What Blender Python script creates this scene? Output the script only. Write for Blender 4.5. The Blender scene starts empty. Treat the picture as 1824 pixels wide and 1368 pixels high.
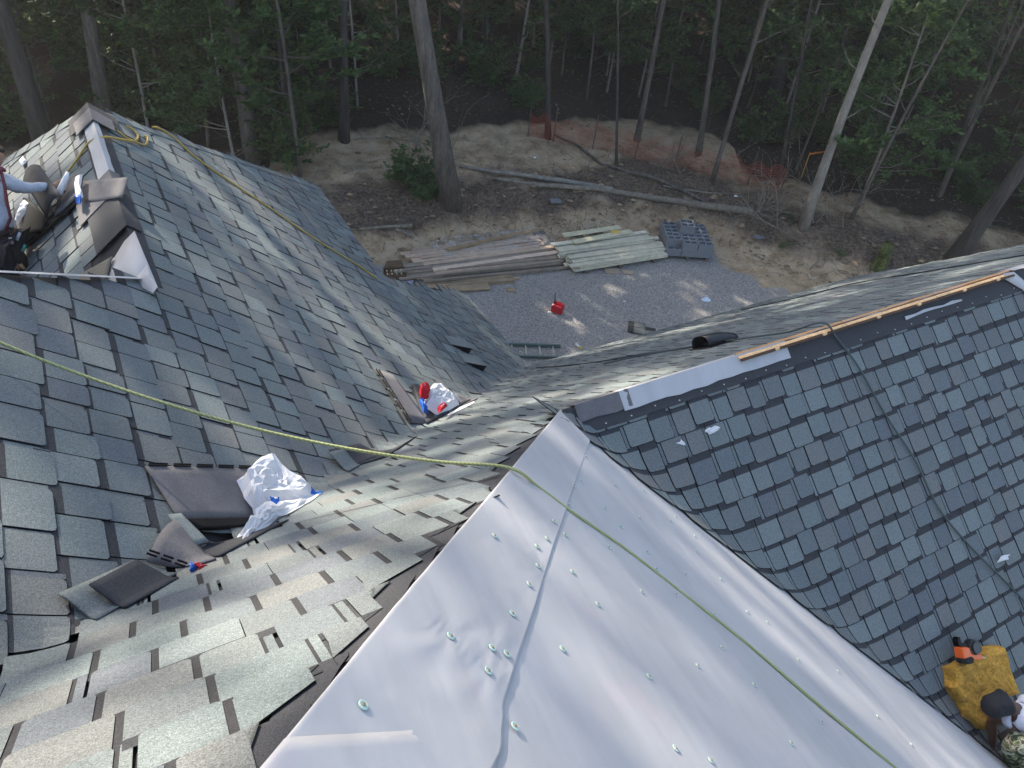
import bpy, math, random
from mathutils import Vector, Matrix, noise
R = random.Random(7)
C = bpy.context.scene.collection
rad = math.radians

# ------------------------------------------------------------------ camera
CZ = 9.8
FPX, PITCH, RX, RY = 1342.0, rad(39.7), 0.9931, 0.118
cp, sp = math.cos(PITCH), math.sin(PITCH)
cam_d = bpy.data.cameras.new('camera'); cam = bpy.data.objects.new('camera', cam_d); C.objects.link(cam)
bpy.context.scene.camera = cam
cam_d.sensor_width = 36; cam_d.lens = FPX / 1824 * 36; cam_d.clip_start = 0.05; cam_d.clip_end = 400
RT, UP, FW = Vector((1, 0, 0)), Vector((0, sp, cp)), Vector((0, cp, -sp))
cx, cy, cz_ = RT * RX + UP * RY, UP * RX - RT * RY, -FW
cam.matrix_world = Matrix(((cx.x, cy.x, cz_.x, 0), (cx.y, cy.y, cz_.y, 0), (cx.z, cy.z, cz_.z, CZ), (0, 0, 0, 1)))

# ------------------------------------------------------------------ light
SUN_AZ, SUN_EL = rad(-50), rad(33)          # clockwise from +Y
SUN_STRENGTH, SKY_STRENGTH, EXPOSURE = 4.7, 0.15, 1.46
w = bpy.data.worlds.new('World'); bpy.context.scene.world = w; w.use_nodes = True
nt = w.node_tree; nt.nodes.clear()
sky = nt.nodes.new('ShaderNodeTexSky'); sky.sky_type = 'NISHITA'; sky.sun_disc = False
sky.sun_elevation = SUN_EL; sky.sun_rotation = SUN_AZ; sky.air_density = 1.0; sky.dust_density = 2.4; sky.ozone_density = .65
bg = nt.nodes.new('ShaderNodeBackground'); bg.inputs[1].default_value = SKY_STRENGTH
wo = nt.nodes.new('ShaderNodeOutputWorld')
nt.links.new(sky.outputs[0], bg.inputs[0]); nt.links.new(bg.outputs[0], wo.inputs[0])
sd = Vector((math.sin(SUN_AZ) * math.cos(SUN_EL), math.cos(SUN_AZ) * math.cos(SUN_EL), math.sin(SUN_EL)))
sl = bpy.data.lights.new('sun', 'SUN'); sl.energy = SUN_STRENGTH; sl.angle = rad(0.7); sl.color = (1.0, 0.90, 0.76)
so = bpy.data.objects.new('sun', sl); C.objects.link(so); so.rotation_euler = sd.to_track_quat('Z', 'Y').to_euler(); so.location = (0, 0, 40)
vs = bpy.context.scene.view_settings
vs.view_transform = 'Standard'; vs.look = 'None'; vs.gamma = 1; vs.exposure = EXPOSURE; vs.use_curve_mapping = False

# ------------------------------------------------------------------ the lie of the place
T = 10 / 12
AZ = rad(33)
EV, NV = Vector((math.cos(AZ), math.sin(AZ), 0)), Vector((-math.sin(AZ), math.cos(AZ), 0))
cW, cB, cR, cA = CZ - 1.422, CZ - 0.882, CZ - 6.021, CZ - 2.791
RIDGE_E = 0.131
cL = cA - 2 * T * RIDGE_E
APEX = (2.435, 3.083); KNEE = (RIDGE_E, 4.78); PEAK = (RIDGE_E, 7.98)
EA1, EA2, NB = 2.93, 4.92, 7.27
zA = lambda e, n: cA - T * e
zB = lambda e, n: cB - T * n
zW = lambda e, n: cW - T * e
zR = lambda e, n: cR + T * n
zL = lambda e, n: cL + T * e
def smax(a, b, k): return 0.5 * (a + b + math.sqrt((a - b) ** 2 + k * k))
zAb = lambda e, n: smax(zA(e, n), zB(e, n), 0.07)
zBa = lambda e, n: smax(zA(e, n), zB(e, n), 0.07)
def zRw(e, n):
    k = .02 + .10 * sm(0, .7, APEX[1] - n); v = (cW - cR) / T - n - e; t = sm(.04, .26, v)
    return (smax(zR(e, n), zW(e, n), k) + .010 * (1 - sm(-.5, -.1, -v))) * (1 - t) + (zW(e, n) + .012) * t
def roof_z(e, n):                      # whole roof surface near the camera
    if e < RIDGE_E and n > KNEE[1] + (e - RIDGE_E) * .93: return zL(e, n)
    main = min(zB(e, n), zW(e, n)) if n < APEX[1] else zB(e, n)
    if e < RIDGE_E + 6 and zA(e, n) > zB(e, n): return zA(e, n)
    if n < APEX[1] and e > APEX[0] - 1: return max(zW(e, n), zR(e, n)) if e > n + (cB - cW) / T else main
    return main
def en2w(e, n, z): return Vector((EV.x * e + NV.x * n, EV.y * e + NV.y * n, z))
def w2en(p): return p.x * EV.x + p.y * EV.y, p.x * NV.x + p.y * NV.y
def ray(px, py):
    dx, dy = px - 912, py - 684
    x = dx * RX + dy * RY; y = dx * RY - dy * RX
    return Vector((x, FPX * cp + y * sp, -FPX * sp + y * cp)).normalized()
NORM = {'A': (EV * T + Vector((0, 0, 1)), cA), 'W': (EV * T + Vector((0, 0, 1)), cW), 'B': (NV * T + Vector((0, 0, 1)), cB),
        'R': (-NV * T + Vector((0, 0, 1)), cR), 'L': (-EV * T + Vector((0, 0, 1)), cL)}
def on(face, px, py, lift=0.0):        # point of a roof face (raised by lift) seen in a direction
    n, c = NORM[face]; d = ray(px, py); o = Vector((0, 0, CZ))
    return o + d * ((c + lift - n.dot(o)) / n.dot(d))
def proj(p):
    q = p - Vector((0, 0, CZ)); fw = q.dot(FW)
    if fw < 0.05: return (-9999, -9999, fw)
    X, Y = FPX * q.dot(RT) / fw, FPX * q.dot(UP) / fw
    return (912 + X * RX + Y * RY, 684 + X * RY - Y * RX, fw)
def bank_y(x):
    pts = [(-40, 12), (-8, 14.5), (-3.3, 16.2), (0, 17.7), (3, 19.3), (5, 18.9), (7, 17.6), (10, 16.6), (16, 15.5), (60, 12)]
    for (a, b), (c, d) in zip(pts, pts[1:]):
        if x <= c: return b + (d - b) * max(0, (x - a)) / (c - a)
    return 12
def sm(a, b, x): t = min(1, max(0, (x - a) / (b - a))); return t * t * (3 - 2 * t)
def ground_z(x, y):
    d = y - bank_y(x)
    b = sm(-.2, 1.9, d)
    z = 0.75 * b + 0.09 * max(0, d - 1.2) + 0.17 * max(0, d - 6.5)
    z += b * (0.28 * noise.noise(Vector((x * .55, y * .55, 1))) + 0.10 * noise.noise(Vector((x * 1.9, y * 1.9, 5))) + .035 * noise.noise(Vector((x * 5.5, y * 5.5, 8))))
    z += 0.35 * sm(1, 3, d) * math.exp(-((x - 7.5) ** 2) / 5 - ((d - 1.6) ** 2) / 1.5)
    z += 0.015 * noise.noise(Vector((x, y, 3)))
    return z
def gp(px, py):                        # point of the ground seen in a direction
    d = ray(px, py); o = Vector((0, 0, CZ)); t = 8.0
    while t < 120:
        p = o + d * t
        if p.z < ground_z(p.x, p.y): break
        t += 0.05
    return Vector((p.x, p.y, ground_z(p.x, p.y)))

# ------------------------------------------------------------------ helpers
def tag(o, label=None, cat=None, group=None, kind=None):
    if label: o['label'] = label
    if cat: o['category'] = cat
    if group: o['group'] = group
    if kind: o['kind'] = kind
    return o
def empty(name, loc, label=None, cat=None, group=None, parent=None):
    o = bpy.data.objects.new(name, None); C.objects.link(o); o.location = loc; o.empty_display_size = .1
    if parent: o.parent = parent
    return tag(o, label, cat, group)
class MB:
    def __init__(s): s.v = []; s.f = []; s.c = []; s.m = []
    def add(s, vs, fs, col=None, mi=0):
        b = len(s.v); s.v += [tuple(v) for v in vs]
        for i, f in enumerate(fs):
            s.f.append(tuple(b + k for k in f)); s.m.append(mi)
            s.c.append(col[i] if isinstance(col, list) else (col or (1, 1, 1)))
    def box(s, a, b, col=None, mat=None, mi=0):
        x0, y0, z0 = a; x1, y1, z1 = b
        vs = [Vector(p) for p in ((x0, y0, z0), (x1, y0, z0), (x1, y1, z0), (x0, y1, z0), (x0, y0, z1), (x1, y0, z1), (x1, y1, z1), (x0, y1, z1))]
        if mat is not None: vs = [mat @ v for v in vs]
        s.add(vs, [(0, 3, 2, 1), (4, 5, 6, 7), (0, 1, 5, 4), (1, 2, 6, 5), (2, 3, 7, 6), (3, 0, 4, 7)], col, mi)
    def tube(s, pts, rs, seg=8, col=None, caps=True, mi=0):
        pts = [Vector(p) for p in pts]
        if not isinstance(rs, (list, tuple)): rs = [rs] * len(pts)
        vs = []; fs = []; u = None
        for i, p in enumerate(pts):
            t = (pts[min(i + 1, len(pts) - 1)] - pts[max(i - 1, 0)])
            t = t.normalized() if t.length > 1e-9 else Vector((0, 0, 1))
            if u is None: u = t.orthogonal().normalized()
            u = (u - t * u.dot(t)); u = u.normalized() if u.length > 1e-6 else t.orthogonal().normalized()
            w2 = t.cross(u)
            for k in range(seg):
                a = 2 * math.pi * k / seg; vs.append(p + (u * math.cos(a) + w2 * math.sin(a)) * rs[i])
        for i in range(len(pts) - 1):
            for k in range(seg):
                k2 = (k + 1) % seg; fs.append((i * seg + k, i * seg + k2, (i + 1) * seg + k2, (i + 1) * seg + k))
        if caps: fs.append(tuple(range(seg))[::-1]); fs.append(tuple((len(pts) - 1) * seg + k for k in range(seg)))
        s.add(vs, fs, col, mi)
    def mesh(s, name, mats, smooth=False):
        me = bpy.data.meshes.new(name); me.from_pydata(s.v, [], s.f)
        for m in (mats if isinstance(mats, list) else [mats]): me.materials.append(m)
        at = me.color_attributes.new('Col', 'FLOAT_COLOR', 'CORNER')
        buf = []
        for f, c in zip(s.f, s.c): buf += (list(c) + [1.0]) * len(f)
        at.data.foreach_set('color', buf)
        me.polygons.foreach_set('material_index', s.m)
        if smooth: me.polygons.foreach_set('use_smooth', [True] * len(s.f))
        me.update(); return me
    def build(s, name, mats, parent=None, smooth=False, loc=None):
        o = bpy.data.objects.new(name, s.mesh(name, mats, smooth)); C.objects.link(o)
        if parent: o.parent = parent
        if loc is not None: o.location = loc
        return o
def local(o, p): return Vector(p) - o.location
def catmull(pts, k=8):
    pts = [Vector(p) for p in pts]; P = [pts[0] * 2 - pts[1]] + pts + [pts[-1] * 2 - pts[-2]]; out = []
    for i in range(1, len(P) - 2):
        for j in range(k):
            t = j / k; a, b, c, d = P[i - 1], P[i], P[i + 1], P[i + 2]
            out.append(0.5 * ((2 * b) + (c - a) * t + (2 * a - 5 * b + 4 * c - d) * t * t + (-a + 3 * b - 3 * c + d) * t ** 3))
    out.append(pts[-1]); return out

# ------------------------------------------------------------------ materials
def mat(name, base=(.5, .5, .5), rough=.8, attr=False, n1=None, n2=None, bump=None, bscale=50, spec=.3, metal=0, stretch=None, trans=0, extra=None):
    """n1 = (scale, amount) brightness mottling, n2 = second one; bump = strength"""
    m = bpy.data.materials.new(name); m.use_nodes = True; t = m.node_tree; N = t.nodes; L = t.links
    b = N['Principled BSDF']; b.inputs['Roughness'].default_value = rough; b.inputs['Metallic'].default_value = metal
    b.inputs['Specular IOR Level'].default_value = spec
    tc = N.new('ShaderNodeTexCoord'); geo = N.new('ShaderNodeNewGeometry'); src = geo.outputs['Position']
    if stretch:
        mp = N.new('ShaderNodeMapping'); mp.inputs['Scale'].default_value = stretch[:3]
        if len(stretch) > 3: mp.inputs['Rotation'].default_value = (0, 0, stretch[3])
        L.new(tc.outputs['Object'] if len(stretch) > 4 else src, mp.inputs[0]); src = mp.outputs[0]
    if attr:
        a = N.new('ShaderNodeAttribute'); a.attribute_name = 'Col'; col = a.outputs['Color']
        if base != (1, 1, 1):
            mx = N.new('ShaderNodeMix'); mx.data_type = 'RGBA'; mx.blend_type = 'MULTIPLY'; mx.inputs[0].default_value = 1
            L.new(col, mx.inputs[6]); mx.inputs[7].default_value = (*base, 1); col = mx.outputs[2]
    else:
        rgb = N.new('ShaderNodeRGB'); rgb.outputs[0].default_value = (*base, 1); col = rgb.outputs[0]
    for nn in (n1, n2):
        if not nn: continue
        no = N.new('ShaderNodeTexNoise'); no.inputs['Scale'].default_value = nn[0]; no.inputs['Detail'].default_value = 4; no.inputs['Roughness'].default_value = .65
        L.new(src, no.inputs['Vector'])
        mr = N.new('ShaderNodeMapRange'); mr.inputs[1].default_value = .3; mr.inputs[2].default_value = .7
        mr.inputs[3].default_value = 1 - nn[1]; mr.inputs[4].default_value = 1 + nn[1]; L.new(no.outputs[0], mr.inputs[0])
        mx = N.new('ShaderNodeVectorMath'); mx.operation = 'SCALE'; L.new(col, mx.inputs[0]); L.new(mr.outputs[0], mx.inputs['Scale']); col = mx.outputs[0]
    L.new(col, b.inputs['Base Color'])
    if bump:
        no = N.new('ShaderNodeTexNoise'); no.inputs['Scale'].default_value = bscale; no.inputs['Detail'].default_value = 3; L.new(src, no.inputs['Vector'])
        bp = N.new('ShaderNodeBump'); bp.inputs['Strength'].default_value = bump; bp.inputs['Distance'].default_value = .5 / bscale
        L.new(no.outputs[0], bp.inputs['Height']); L.new(bp.outputs[0], b.inputs['Normal'])
    if trans:
        tr = N.new('ShaderNodeBsdfTranslucent'); L.new(col, tr.inputs[0]); ms = N.new('ShaderNodeMixShader'); ms.inputs[0].default_value = trans
        L.new(b.outputs[0], ms.inputs[1]); L.new(tr.outputs[0], ms.inputs[2]); L.new(ms.outputs[0], N['Material Output'].inputs[0])
    return m
M = {}
M['shingle'] = mat('granule_shingle', (1, 1, 1), .85, attr=True, n1=(300, .65), n2=(95, .22), bump=.9, bscale=300, spec=.25)
M['felt'] = mat('dark_deck_felt', (.022, .023, .026), .9, n1=(200, .3))
M['blackfelt'] = mat('asphalt_headlap', (.046, .047, .052), .85, n1=(300, .7), bump=.6, bscale=300)
M['shback'] = mat('shingle_back', (.135, .13, .134), .85, n1=(260, .45), n2=(8, .15), bump=.5, bscale=300)
M['glue'] = mat('asphalt_glue', (.010, .010, .011), .8, spec=.15)
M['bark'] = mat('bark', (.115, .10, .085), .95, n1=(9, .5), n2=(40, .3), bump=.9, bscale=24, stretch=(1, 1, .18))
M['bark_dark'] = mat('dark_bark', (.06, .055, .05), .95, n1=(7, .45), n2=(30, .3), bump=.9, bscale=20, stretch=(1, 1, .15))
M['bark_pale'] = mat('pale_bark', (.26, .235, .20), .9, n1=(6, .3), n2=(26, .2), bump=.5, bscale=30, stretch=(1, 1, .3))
M['deadwood'] = mat('dead_wood', (.22, .19, .15), .9, n1=(10, .35), bump=.6, bscale=40)
M['leaf'] = mat('leaf', (1, 1, 1), .55, attr=True, spec=.35, trans=.38)
M['litter'] = mat('leaf_litter_bits', (1, 1, 1), .9, attr=True)
M['plain'] = mat('painted', (1, 1, 1), .6, attr=True)
M['plastic'] = mat('glossy_plastic', (1, 1, 1), .3, attr=True, spec=.5)
M['rubber'] = mat('matt_rubber', (1, 1, 1), .75, attr=True)
M['cloth'] = mat('cloth', (1, 1, 1), .9, attr=True, n1=(35, .12), bump=.4, bscale=120)
M['metal'] = mat('metal', (1, 1, 1), .35, attr=True, metal=.9)
M['skin'] = mat('skin', (1, 1, 1), .55, attr=True, n1=(30, .1))
M['wood'] = mat('sawn_wood', (1, 1, 1), .8, attr=True, n1=(5, .18), n2=(45, .2), bump=.3, bscale=60)
M['concrete'] = mat('concrete_block', (.20, .215, .235), .95, n1=(60, .2), bump=.6, bscale=150)
M['wrap'] = mat('white_plastic_film', (1, 1, 1), .6, attr=True, spec=.25, trans=.3, n1=(12, .06), bump=.35, bscale=14)
M['clearwrap'] = mat('clear_sheeting', (.62, .62, .60), .15, spec=.8, bump=.8, bscale=12)
M['wall'] = mat('house_wrap_wall', (.42, .41, .38), .8, n1=(3, .08))
def rope_mat():
    m = mat('braided_rope', (1, 1, 1), .75, attr=True)
    N, L = m.node_tree.nodes, m.node_tree.links
    wv = N.new('ShaderNodeTexWave'); wv.inputs['Scale'].default_value = 30; wv.bands_direction = 'DIAGONAL'
    g = N.new('ShaderNodeNewGeometry'); L.new(g.outputs['Position'], wv.inputs[0])
    bp = N.new('ShaderNodeBump'); bp.inputs['Strength'].default_value = .8; bp.inputs['Distance'].default_value = .004
    L.new(wv.outputs['Color'], bp.inputs['Height']); L.new(bp.outputs[0], N['Principled BSDF'].inputs['Normal']); return m
M['rope'] = rope_mat()
def clear_mix():
    m = M['clearwrap']; t = m.node_tree; N, L = t.nodes, t.links
    tr = N.new('ShaderNodeBsdfTransparent'); ms = N.new('ShaderNodeMixShader')
    no = N.new('ShaderNodeTexNoise'); no.inputs['Scale'].default_value = 5; no.inputs['Detail'].default_value = 6
    g = N.new('ShaderNodeNewGeometry'); L.new(g.outputs['Position'], no.inputs[0])
    mr = N.new('ShaderNodeMapRange'); mr.inputs[1].default_value = .4; mr.inputs[2].default_value = .62; mr.inputs[3].default_value = .03; mr.inputs[4].default_value = .38
    L.new(no.outputs[0], mr.inputs[0]); L.new(mr.outputs[0], ms.inputs[0])
    L.new(tr.outputs[0], ms.inputs[1]); L.new(N['Principled BSDF'].outputs[0], ms.inputs[2]); L.new(ms.outputs[0], N['Material Output'].inputs[0])
clear_mix()
def underlay_mat():
    m = mat('synthetic_underlayment', (.60, .595, .62), .55, spec=.35)
    t = m.node_tree; N, L = t.nodes, t.links; b = N['Principled BSDF']
    g = N.new('ShaderNodeNewGeometry')
    mp = N.new('ShaderNodeMapping'); mp.vector_type = 'POINT'; mp.inputs['Rotation'].default_value = (0, 0, -rad(118)); mp.inputs['Scale'].default_value = (1, 1, .4)
    L.new(g.outputs['Position'], mp.inputs[0])
    mp2 = N.new('ShaderNodeMapping'); mp2.inputs['Scale'].default_value = (.5, 7, 2); L.new(mp.outputs[0], mp2.inputs[0])
    n1 = N.new('ShaderNodeTexNoise'); n1.inputs['Scale'].default_value = 1.6; n1.inputs['Detail'].default_value = 6; n1.inputs['Roughness'].default_value = .6; L.new(mp2.outputs[0], n1.inputs[0])
    n2 = N.new('ShaderNodeTexNoise'); n2.inputs['Scale'].default_value = 2.2; n2.inputs['Detail'].default_value = 5; L.new(g.outputs['Position'], n2.inputs[0])
    cr = N.new('ShaderNodeValToRGB'); cr.color_ramp.elements[0].position = .3; cr.color_ramp.elements[0].color = (.37, .368, .375, 1)
    cr.color_ramp.elements[1].position = .7; cr.color_ramp.elements[1].color = (.49, .488, .495, 1)
    ad = N.new('ShaderNodeMath'); ad.operation = 'MULTIPLY_ADD'; L.new(n1.outputs[0], ad.inputs[0]); ad.inputs[1].default_value = .45
    m3 = N.new('ShaderNodeMath'); m3.operation = 'MULTIPLY'; L.new(n2.outputs[0], m3.inputs[0]); m3.inputs[1].default_value = .55; L.new(m3.outputs[0], ad.inputs[2])
    L.new(ad.outputs[0], cr.inputs[0])
    # faint red print of the sheet's other side
    n4 = N.new('ShaderNodeTexNoise'); n4.inputs['Scale'].default_value = 3.4; n4.inputs['Detail'].default_value = 2; L.new(g.outputs['Position'], n4.inputs[0])
    mr = N.new('ShaderNodeMapRange'); mr.inputs[1].default_value = .62; mr.inputs[2].default_value = .72; mr.inputs[3].default_value = 0; mr.inputs[4].default_value = .35; L.new(n4.outputs[0], mr.inputs[0])
    mx = N.new('ShaderNodeMix'); mx.data_type = 'RGBA'; L.new(mr.outputs[0], mx.inputs[0]); L.new(cr.outputs[0], mx.inputs[6]); mx.inputs[7].default_value = (.50, .42, .45, 1)
    L.new(mx.outputs[2], b.inputs['Base Color'])
    bp = N.new('ShaderNodeBump'); bp.inputs['Strength'].default_value = .22; bp.inputs['Distance'].default_value = .012; L.new(n1.outputs[0], bp.inputs['Height'])
    n5 = N.new('ShaderNodeTexNoise'); n5.inputs['Scale'].default_value = 420; L.new(g.outputs['Position'], n5.inputs[0])
    bp2 = N.new('ShaderNodeBump'); bp2.inputs['Strength'].default_value = .3; bp2.inputs['Distance'].default_value = .001; L.new(n5.outputs[0], bp2.inputs['Height']); L.new(bp.outputs[0], bp2.inputs['Normal'])
    L.new(bp2.outputs[0], b.inputs['Normal'])
    return m
M['underlay'] = underlay_mat()
def ground_mat():
    m = bpy.data.materials.new('ground'); m.use_nodes = True; t = m.node_tree; N, L = t.nodes, t.links; b = N['Principled BSDF']; b.inputs['Roughness'].default_value = .95; b.inputs['Specular IOR Level'].default_value = .15
    g = N.new('ShaderNodeNewGeometry'); at = N.new('ShaderNodeAttribute'); at.attribute_name = 'Col'
    se = N.new('ShaderNodeSeparateColor'); L.new(at.outputs['Color'], se.inputs[0])
    def ns(s, d=5, r=.6):
        n = N.new('ShaderNodeTexNoise'); n.inputs['Scale'].default_value = s; n.inputs['Detail'].default_value = d; n.inputs['Roughness'].default_value = r; L.new(g.outputs['Position'], n.inputs[0]); return n.outputs[0]
    def ramp(src, *st):
        r = N.new('ShaderNodeValToRGB'); e = r.color_ramp.elements
        e[0].position, e[0].color = st[0][0], (*st[0][1], 1); e[1].position, e[1].color = st[-1][0], (*st[-1][1], 1)
        for s in st[1:-1]: x = e.new(s[0]); x.color = (*s[1], 1)
        L.new(src, r.inputs[0]); return r.outputs[0]
    def mix(f, a, c):
        x = N.new('ShaderNodeMix'); x.data_type = 'RGBA'; L.new(f, x.inputs[0]); L.new(a, x.inputs[6]); L.new(c, x.inputs[7]); return x.outputs[2]
    def edge(src, nz, lo, hi, amt):
        a = N.new('ShaderNodeMath'); a.operation = 'MULTIPLY_ADD'; L.new(nz, a.inputs[0]); a.inputs[1].default_value = amt; L.new(src, a.inputs[2])
        r = N.new('ShaderNodeMapRange'); r.inputs[1].default_value = lo + amt * .5; r.inputs[2].default_value = hi + amt * .5; L.new(a.outputs[0], r.inputs[0]); return r.outputs[0]
    vo = N.new('ShaderNodeTexVoronoi'); vo.inputs['Scale'].default_value = 48; L.new(g.outputs['Position'], vo.inputs[0])
    sv = N.new('ShaderNodeSeparateColor'); L.new(vo.outputs['Color'], sv.inputs[0])
    grav = ramp(sv.outputs[0], (0, (.26, .245, .23)), (.4, (.40, .38, .355)), (.8, (.52, .49, .455)), (1, (.70, .66, .61)))
    dirt = ramp(ns(2.2, 8, .7), (.28, (.24, .16, .10)), (.40, (.48, .34, .21)), (.52, (.64, .48, .31)), (.66, (.72, .59, .42)), (.8, (.66, .40, .19)))
    dark = ramp(ns(14, 6, .75), (.35, (.07, .055, .04)), (.5, (.16, .12, .09)), (.62, (.28, .215, .16)), (.75, (.38, .29, .21)))
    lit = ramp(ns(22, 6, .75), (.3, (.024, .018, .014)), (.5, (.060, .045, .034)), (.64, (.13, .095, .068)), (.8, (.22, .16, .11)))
    dirt2 = mix(edge(se.outputs[1], ns(1.3, 6), .3, .75, 1.1), dirt, dark)     # G: dead roots and mould
    gd = mix(edge(se.outputs[0], ns(1.7, 6), .42, .58, .9), dirt2, grav)         # R: gravel
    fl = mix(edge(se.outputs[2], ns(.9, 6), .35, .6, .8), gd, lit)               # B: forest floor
    L.new(fl, b.inputs['Base Color'])
    ad = N.new('ShaderNodeMath'); ad.operation = 'ADD'; L.new(vo.outputs['Distance'], ad.inputs[0]); L.new(ns(18, 8, .75), ad.inputs[1])
    bp = N.new('ShaderNodeBump'); bp.inputs['Strength'].default_value = .9; bp.inputs['Distance'].default_value = .04; L.new(ad.outputs[0], bp.inputs['Height']); L.new(bp.outputs[0], b.inputs['Normal'])
    return m
M['ground'] = ground_mat()

# ------------------------------------------------------------------ ground
def build_ground():
    xs = []; x = -90.
    while x < 90: xs.append(x); x += .16 if -9 < x < 16 else (.5 if -20 < x < 30 else 3)
    ys = []; y = -25.
    while y < 110: ys.append(y); y += .16 if 11 < y < 27 else (.5 if 0 < y < 40 else 3)
    vs = [(x, y, ground_z(x, y)) for y in ys for x in xs]; nx = len(xs)
    fs = [(j * nx + i, j * nx + i + 1, (j + 1) * nx + i + 1, (j + 1) * nx + i) for j in range(len(ys) - 1) for i in range(nx - 1)]
    me = bpy.data.meshes.new('ground'); me.from_pydata(vs, [], fs); me.materials.append(M['ground'])
    at = me.color_attributes.new('Col', 'FLOAT_COLOR', 'POINT'); buf = []
    for (x, y, z) in vs:
        d = y - bank_y(x)
        gr = 1 - sm(-2.4 if x > 5.0 else -.9, .1, d)
        gr *= 1 - .9 * sm(6.5, 9.5, x)
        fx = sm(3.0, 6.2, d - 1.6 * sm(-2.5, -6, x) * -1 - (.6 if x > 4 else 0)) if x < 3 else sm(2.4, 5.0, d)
        rt = .5 * sm(.2, 1.2, d) * (1 - sm(1.8, 3.2, d)) + .3 * sm(0, 1, d)
        if x < -1: rt = max(rt, .15)
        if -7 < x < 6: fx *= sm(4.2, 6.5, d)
        buf += [gr, rt, fx, 1]
    at.data.foreach_set('color', buf)
    me.polygons.foreach_set('use_smooth', [True] * len(fs)); me.update()
    o = bpy.data.objects.new('ground', me); C.objects.link(o); tag(o, 'gravel yard rising over a dirt bank into leaf covered woodland floor', None, None, 'structure')
build_ground()

# ------------------------------------------------------------------ house
house = empty('house', (0, 0, 0), 'large house with steep grey green shingled roofs and one unfinished white covered slope', 'house')
H2 = T
def poly_slab(name, pts, m, parent, th=.05, down=None):
    """pts: (e, n, z) top corners, closed solid of thickness th"""
    mb = MB(); up = [en2w(*p) for p in pts]; dn = [p - Vector((0, 0, th)) for p in up]; k = len(up)
    fs = [tuple(range(k)), tuple(range(2 * k - 1, k - 1, -1))] + [(i, k + i, k + (i + 1) % k, (i + 1) % k) for i in range(k)]
    mb.add(up + dn, fs); return mb.build(name, m, parent)
def P3(f, e, n): return (e, n, f(e, n))
offAB = (cA - cB) / T        # valley  e = n + offAB  (negative)
offBW = (cB - cW) / T        # hip     n = e + offBW
vAB = lambda n: n + (cA - cB) / T
# valley: cA - T e = cB - T n  ->  e = n + (cA-cB)/T
hipn = lambda e: e + (cB - cW) / T
# W/R valley: cW - T e = cR + T n -> e = (cW-cR)/T - n
eWR = lambda n: (cW - cR) / T - n
R_END = 12.0
lowA = (EA2, EA2 - (cA - cB) / T)
slopeA = poly_slab('roof_slope', [P3(zA, -5.2, -5.2 + 2.291), P3(zA, lowA[0], lowA[1]), P3(zA, EA2, 9.32), P3(zA, EA1, 7.68), P3(zA, EA1, 10.42), P3(zA, *PEAK), P3(zA, *KNEE), P3(zA, -5.2, .1)], M['felt'], house)
tag(slopeA, 'left slope falling to the valley, sunlit streaks across grey green shingles')
slopeB = poly_slab('roof_slope', [P3(zB, lowA[0], lowA[1]), P3(zB, -2.4, -2.4 + 2.291), P3(zB, -2.4, -1.5), P3(zB, -1.5 - .648 + .0, -1.5), P3(zB, *APEX), P3(zB, R_END, APEX[1]), P3(zB, R_END, NB), P3(zB, lowA[0], NB)], M['felt'], house)
tag(slopeB, 'middle slope running down from the long ridge to the eave over the gravel')
slopeW = poly_slab('roof_slope', [P3(zW, *APEX), P3(zW, -1.5 - .648, -1.5), P3(zW, eWR(-1.5), -1.5)], M['felt'], house)
tag(slopeW, 'triangular slope under white sheeting, not yet shingled')
slopeR = poly_slab('roof_slope', [P3(zR, *APEX), P3(zR, eWR(-1.5), -1.5), P3(zR, R_END, -1.5), P3(zR, R_END, APEX[1])], M['felt'], house)
tag(slopeR, 'shaded right slope with blue grey square tabs')
slopeL = poly_slab('roof_slope', [P3(zL, *PEAK), P3(zL, RIDGE_E - 3.2, PEAK[1] + 2.7), P3(zL, RIDGE_E - 3.2, 1.5), P3(zL, *KNEE)], M['felt'], house)
tag(slopeL, 'far left slope behind the hip where the roofer works')
poly_slab('roof_slope', [P3(zA, *PEAK), P3(zA, EA1, 10.42), (RIDGE_E - 3.2, PEAK[1] + 2.7, zL(RIDGE_E - 3.2, 0))], M['felt'], house)['label'] = 'hidden end slope beyond the far hip'
poly_slab('roof_slope', [(KNEE[0], KNEE[1], zA(*KNEE)), (KNEE[0] - 3.2, KNEE[1] + 3.0, zL(KNEE[0] - 3.2, 0)), (-5.2, 6.5, zA(*KNEE) - 1.8), (-5.2, .1, zA(-5.2, 0))], M['felt'], house)['label'] = 'slope behind the white edged hip'
poly_slab('roof_slope', [P3(zA, EA1, 7.68), P3(zA, EA2, 9.32), (EA1, 9.32, zA(EA2, 0))], M['felt'], house)['label'] = 'small hip end at the step in the eave'
def wall(a, b, top, name='wall'):
    mb = MB(); pa, pb = en2w(*a, 0), en2w(*b, 0); d = (pb - pa).normalized(); n = Vector((-d.y, d.x, 0)) * .15
    vs = [pa, pb, pb + n, pa + n]; up = [v + Vector((0, 0, top)) for v in vs]
    mb.add([v - Vector((0, 0, .3)) for v in vs] + up, [(3, 2, 1, 0), (4, 5, 6, 7), (0, 1, 5, 4), (1, 2, 6, 5), (2, 3, 7, 6), (3, 0, 4, 7)]); return mb.build(name, M['wall'], house)
za2, za1, zb = zA(EA2, 0), zA(EA1, 0), zB(0, NB)
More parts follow.
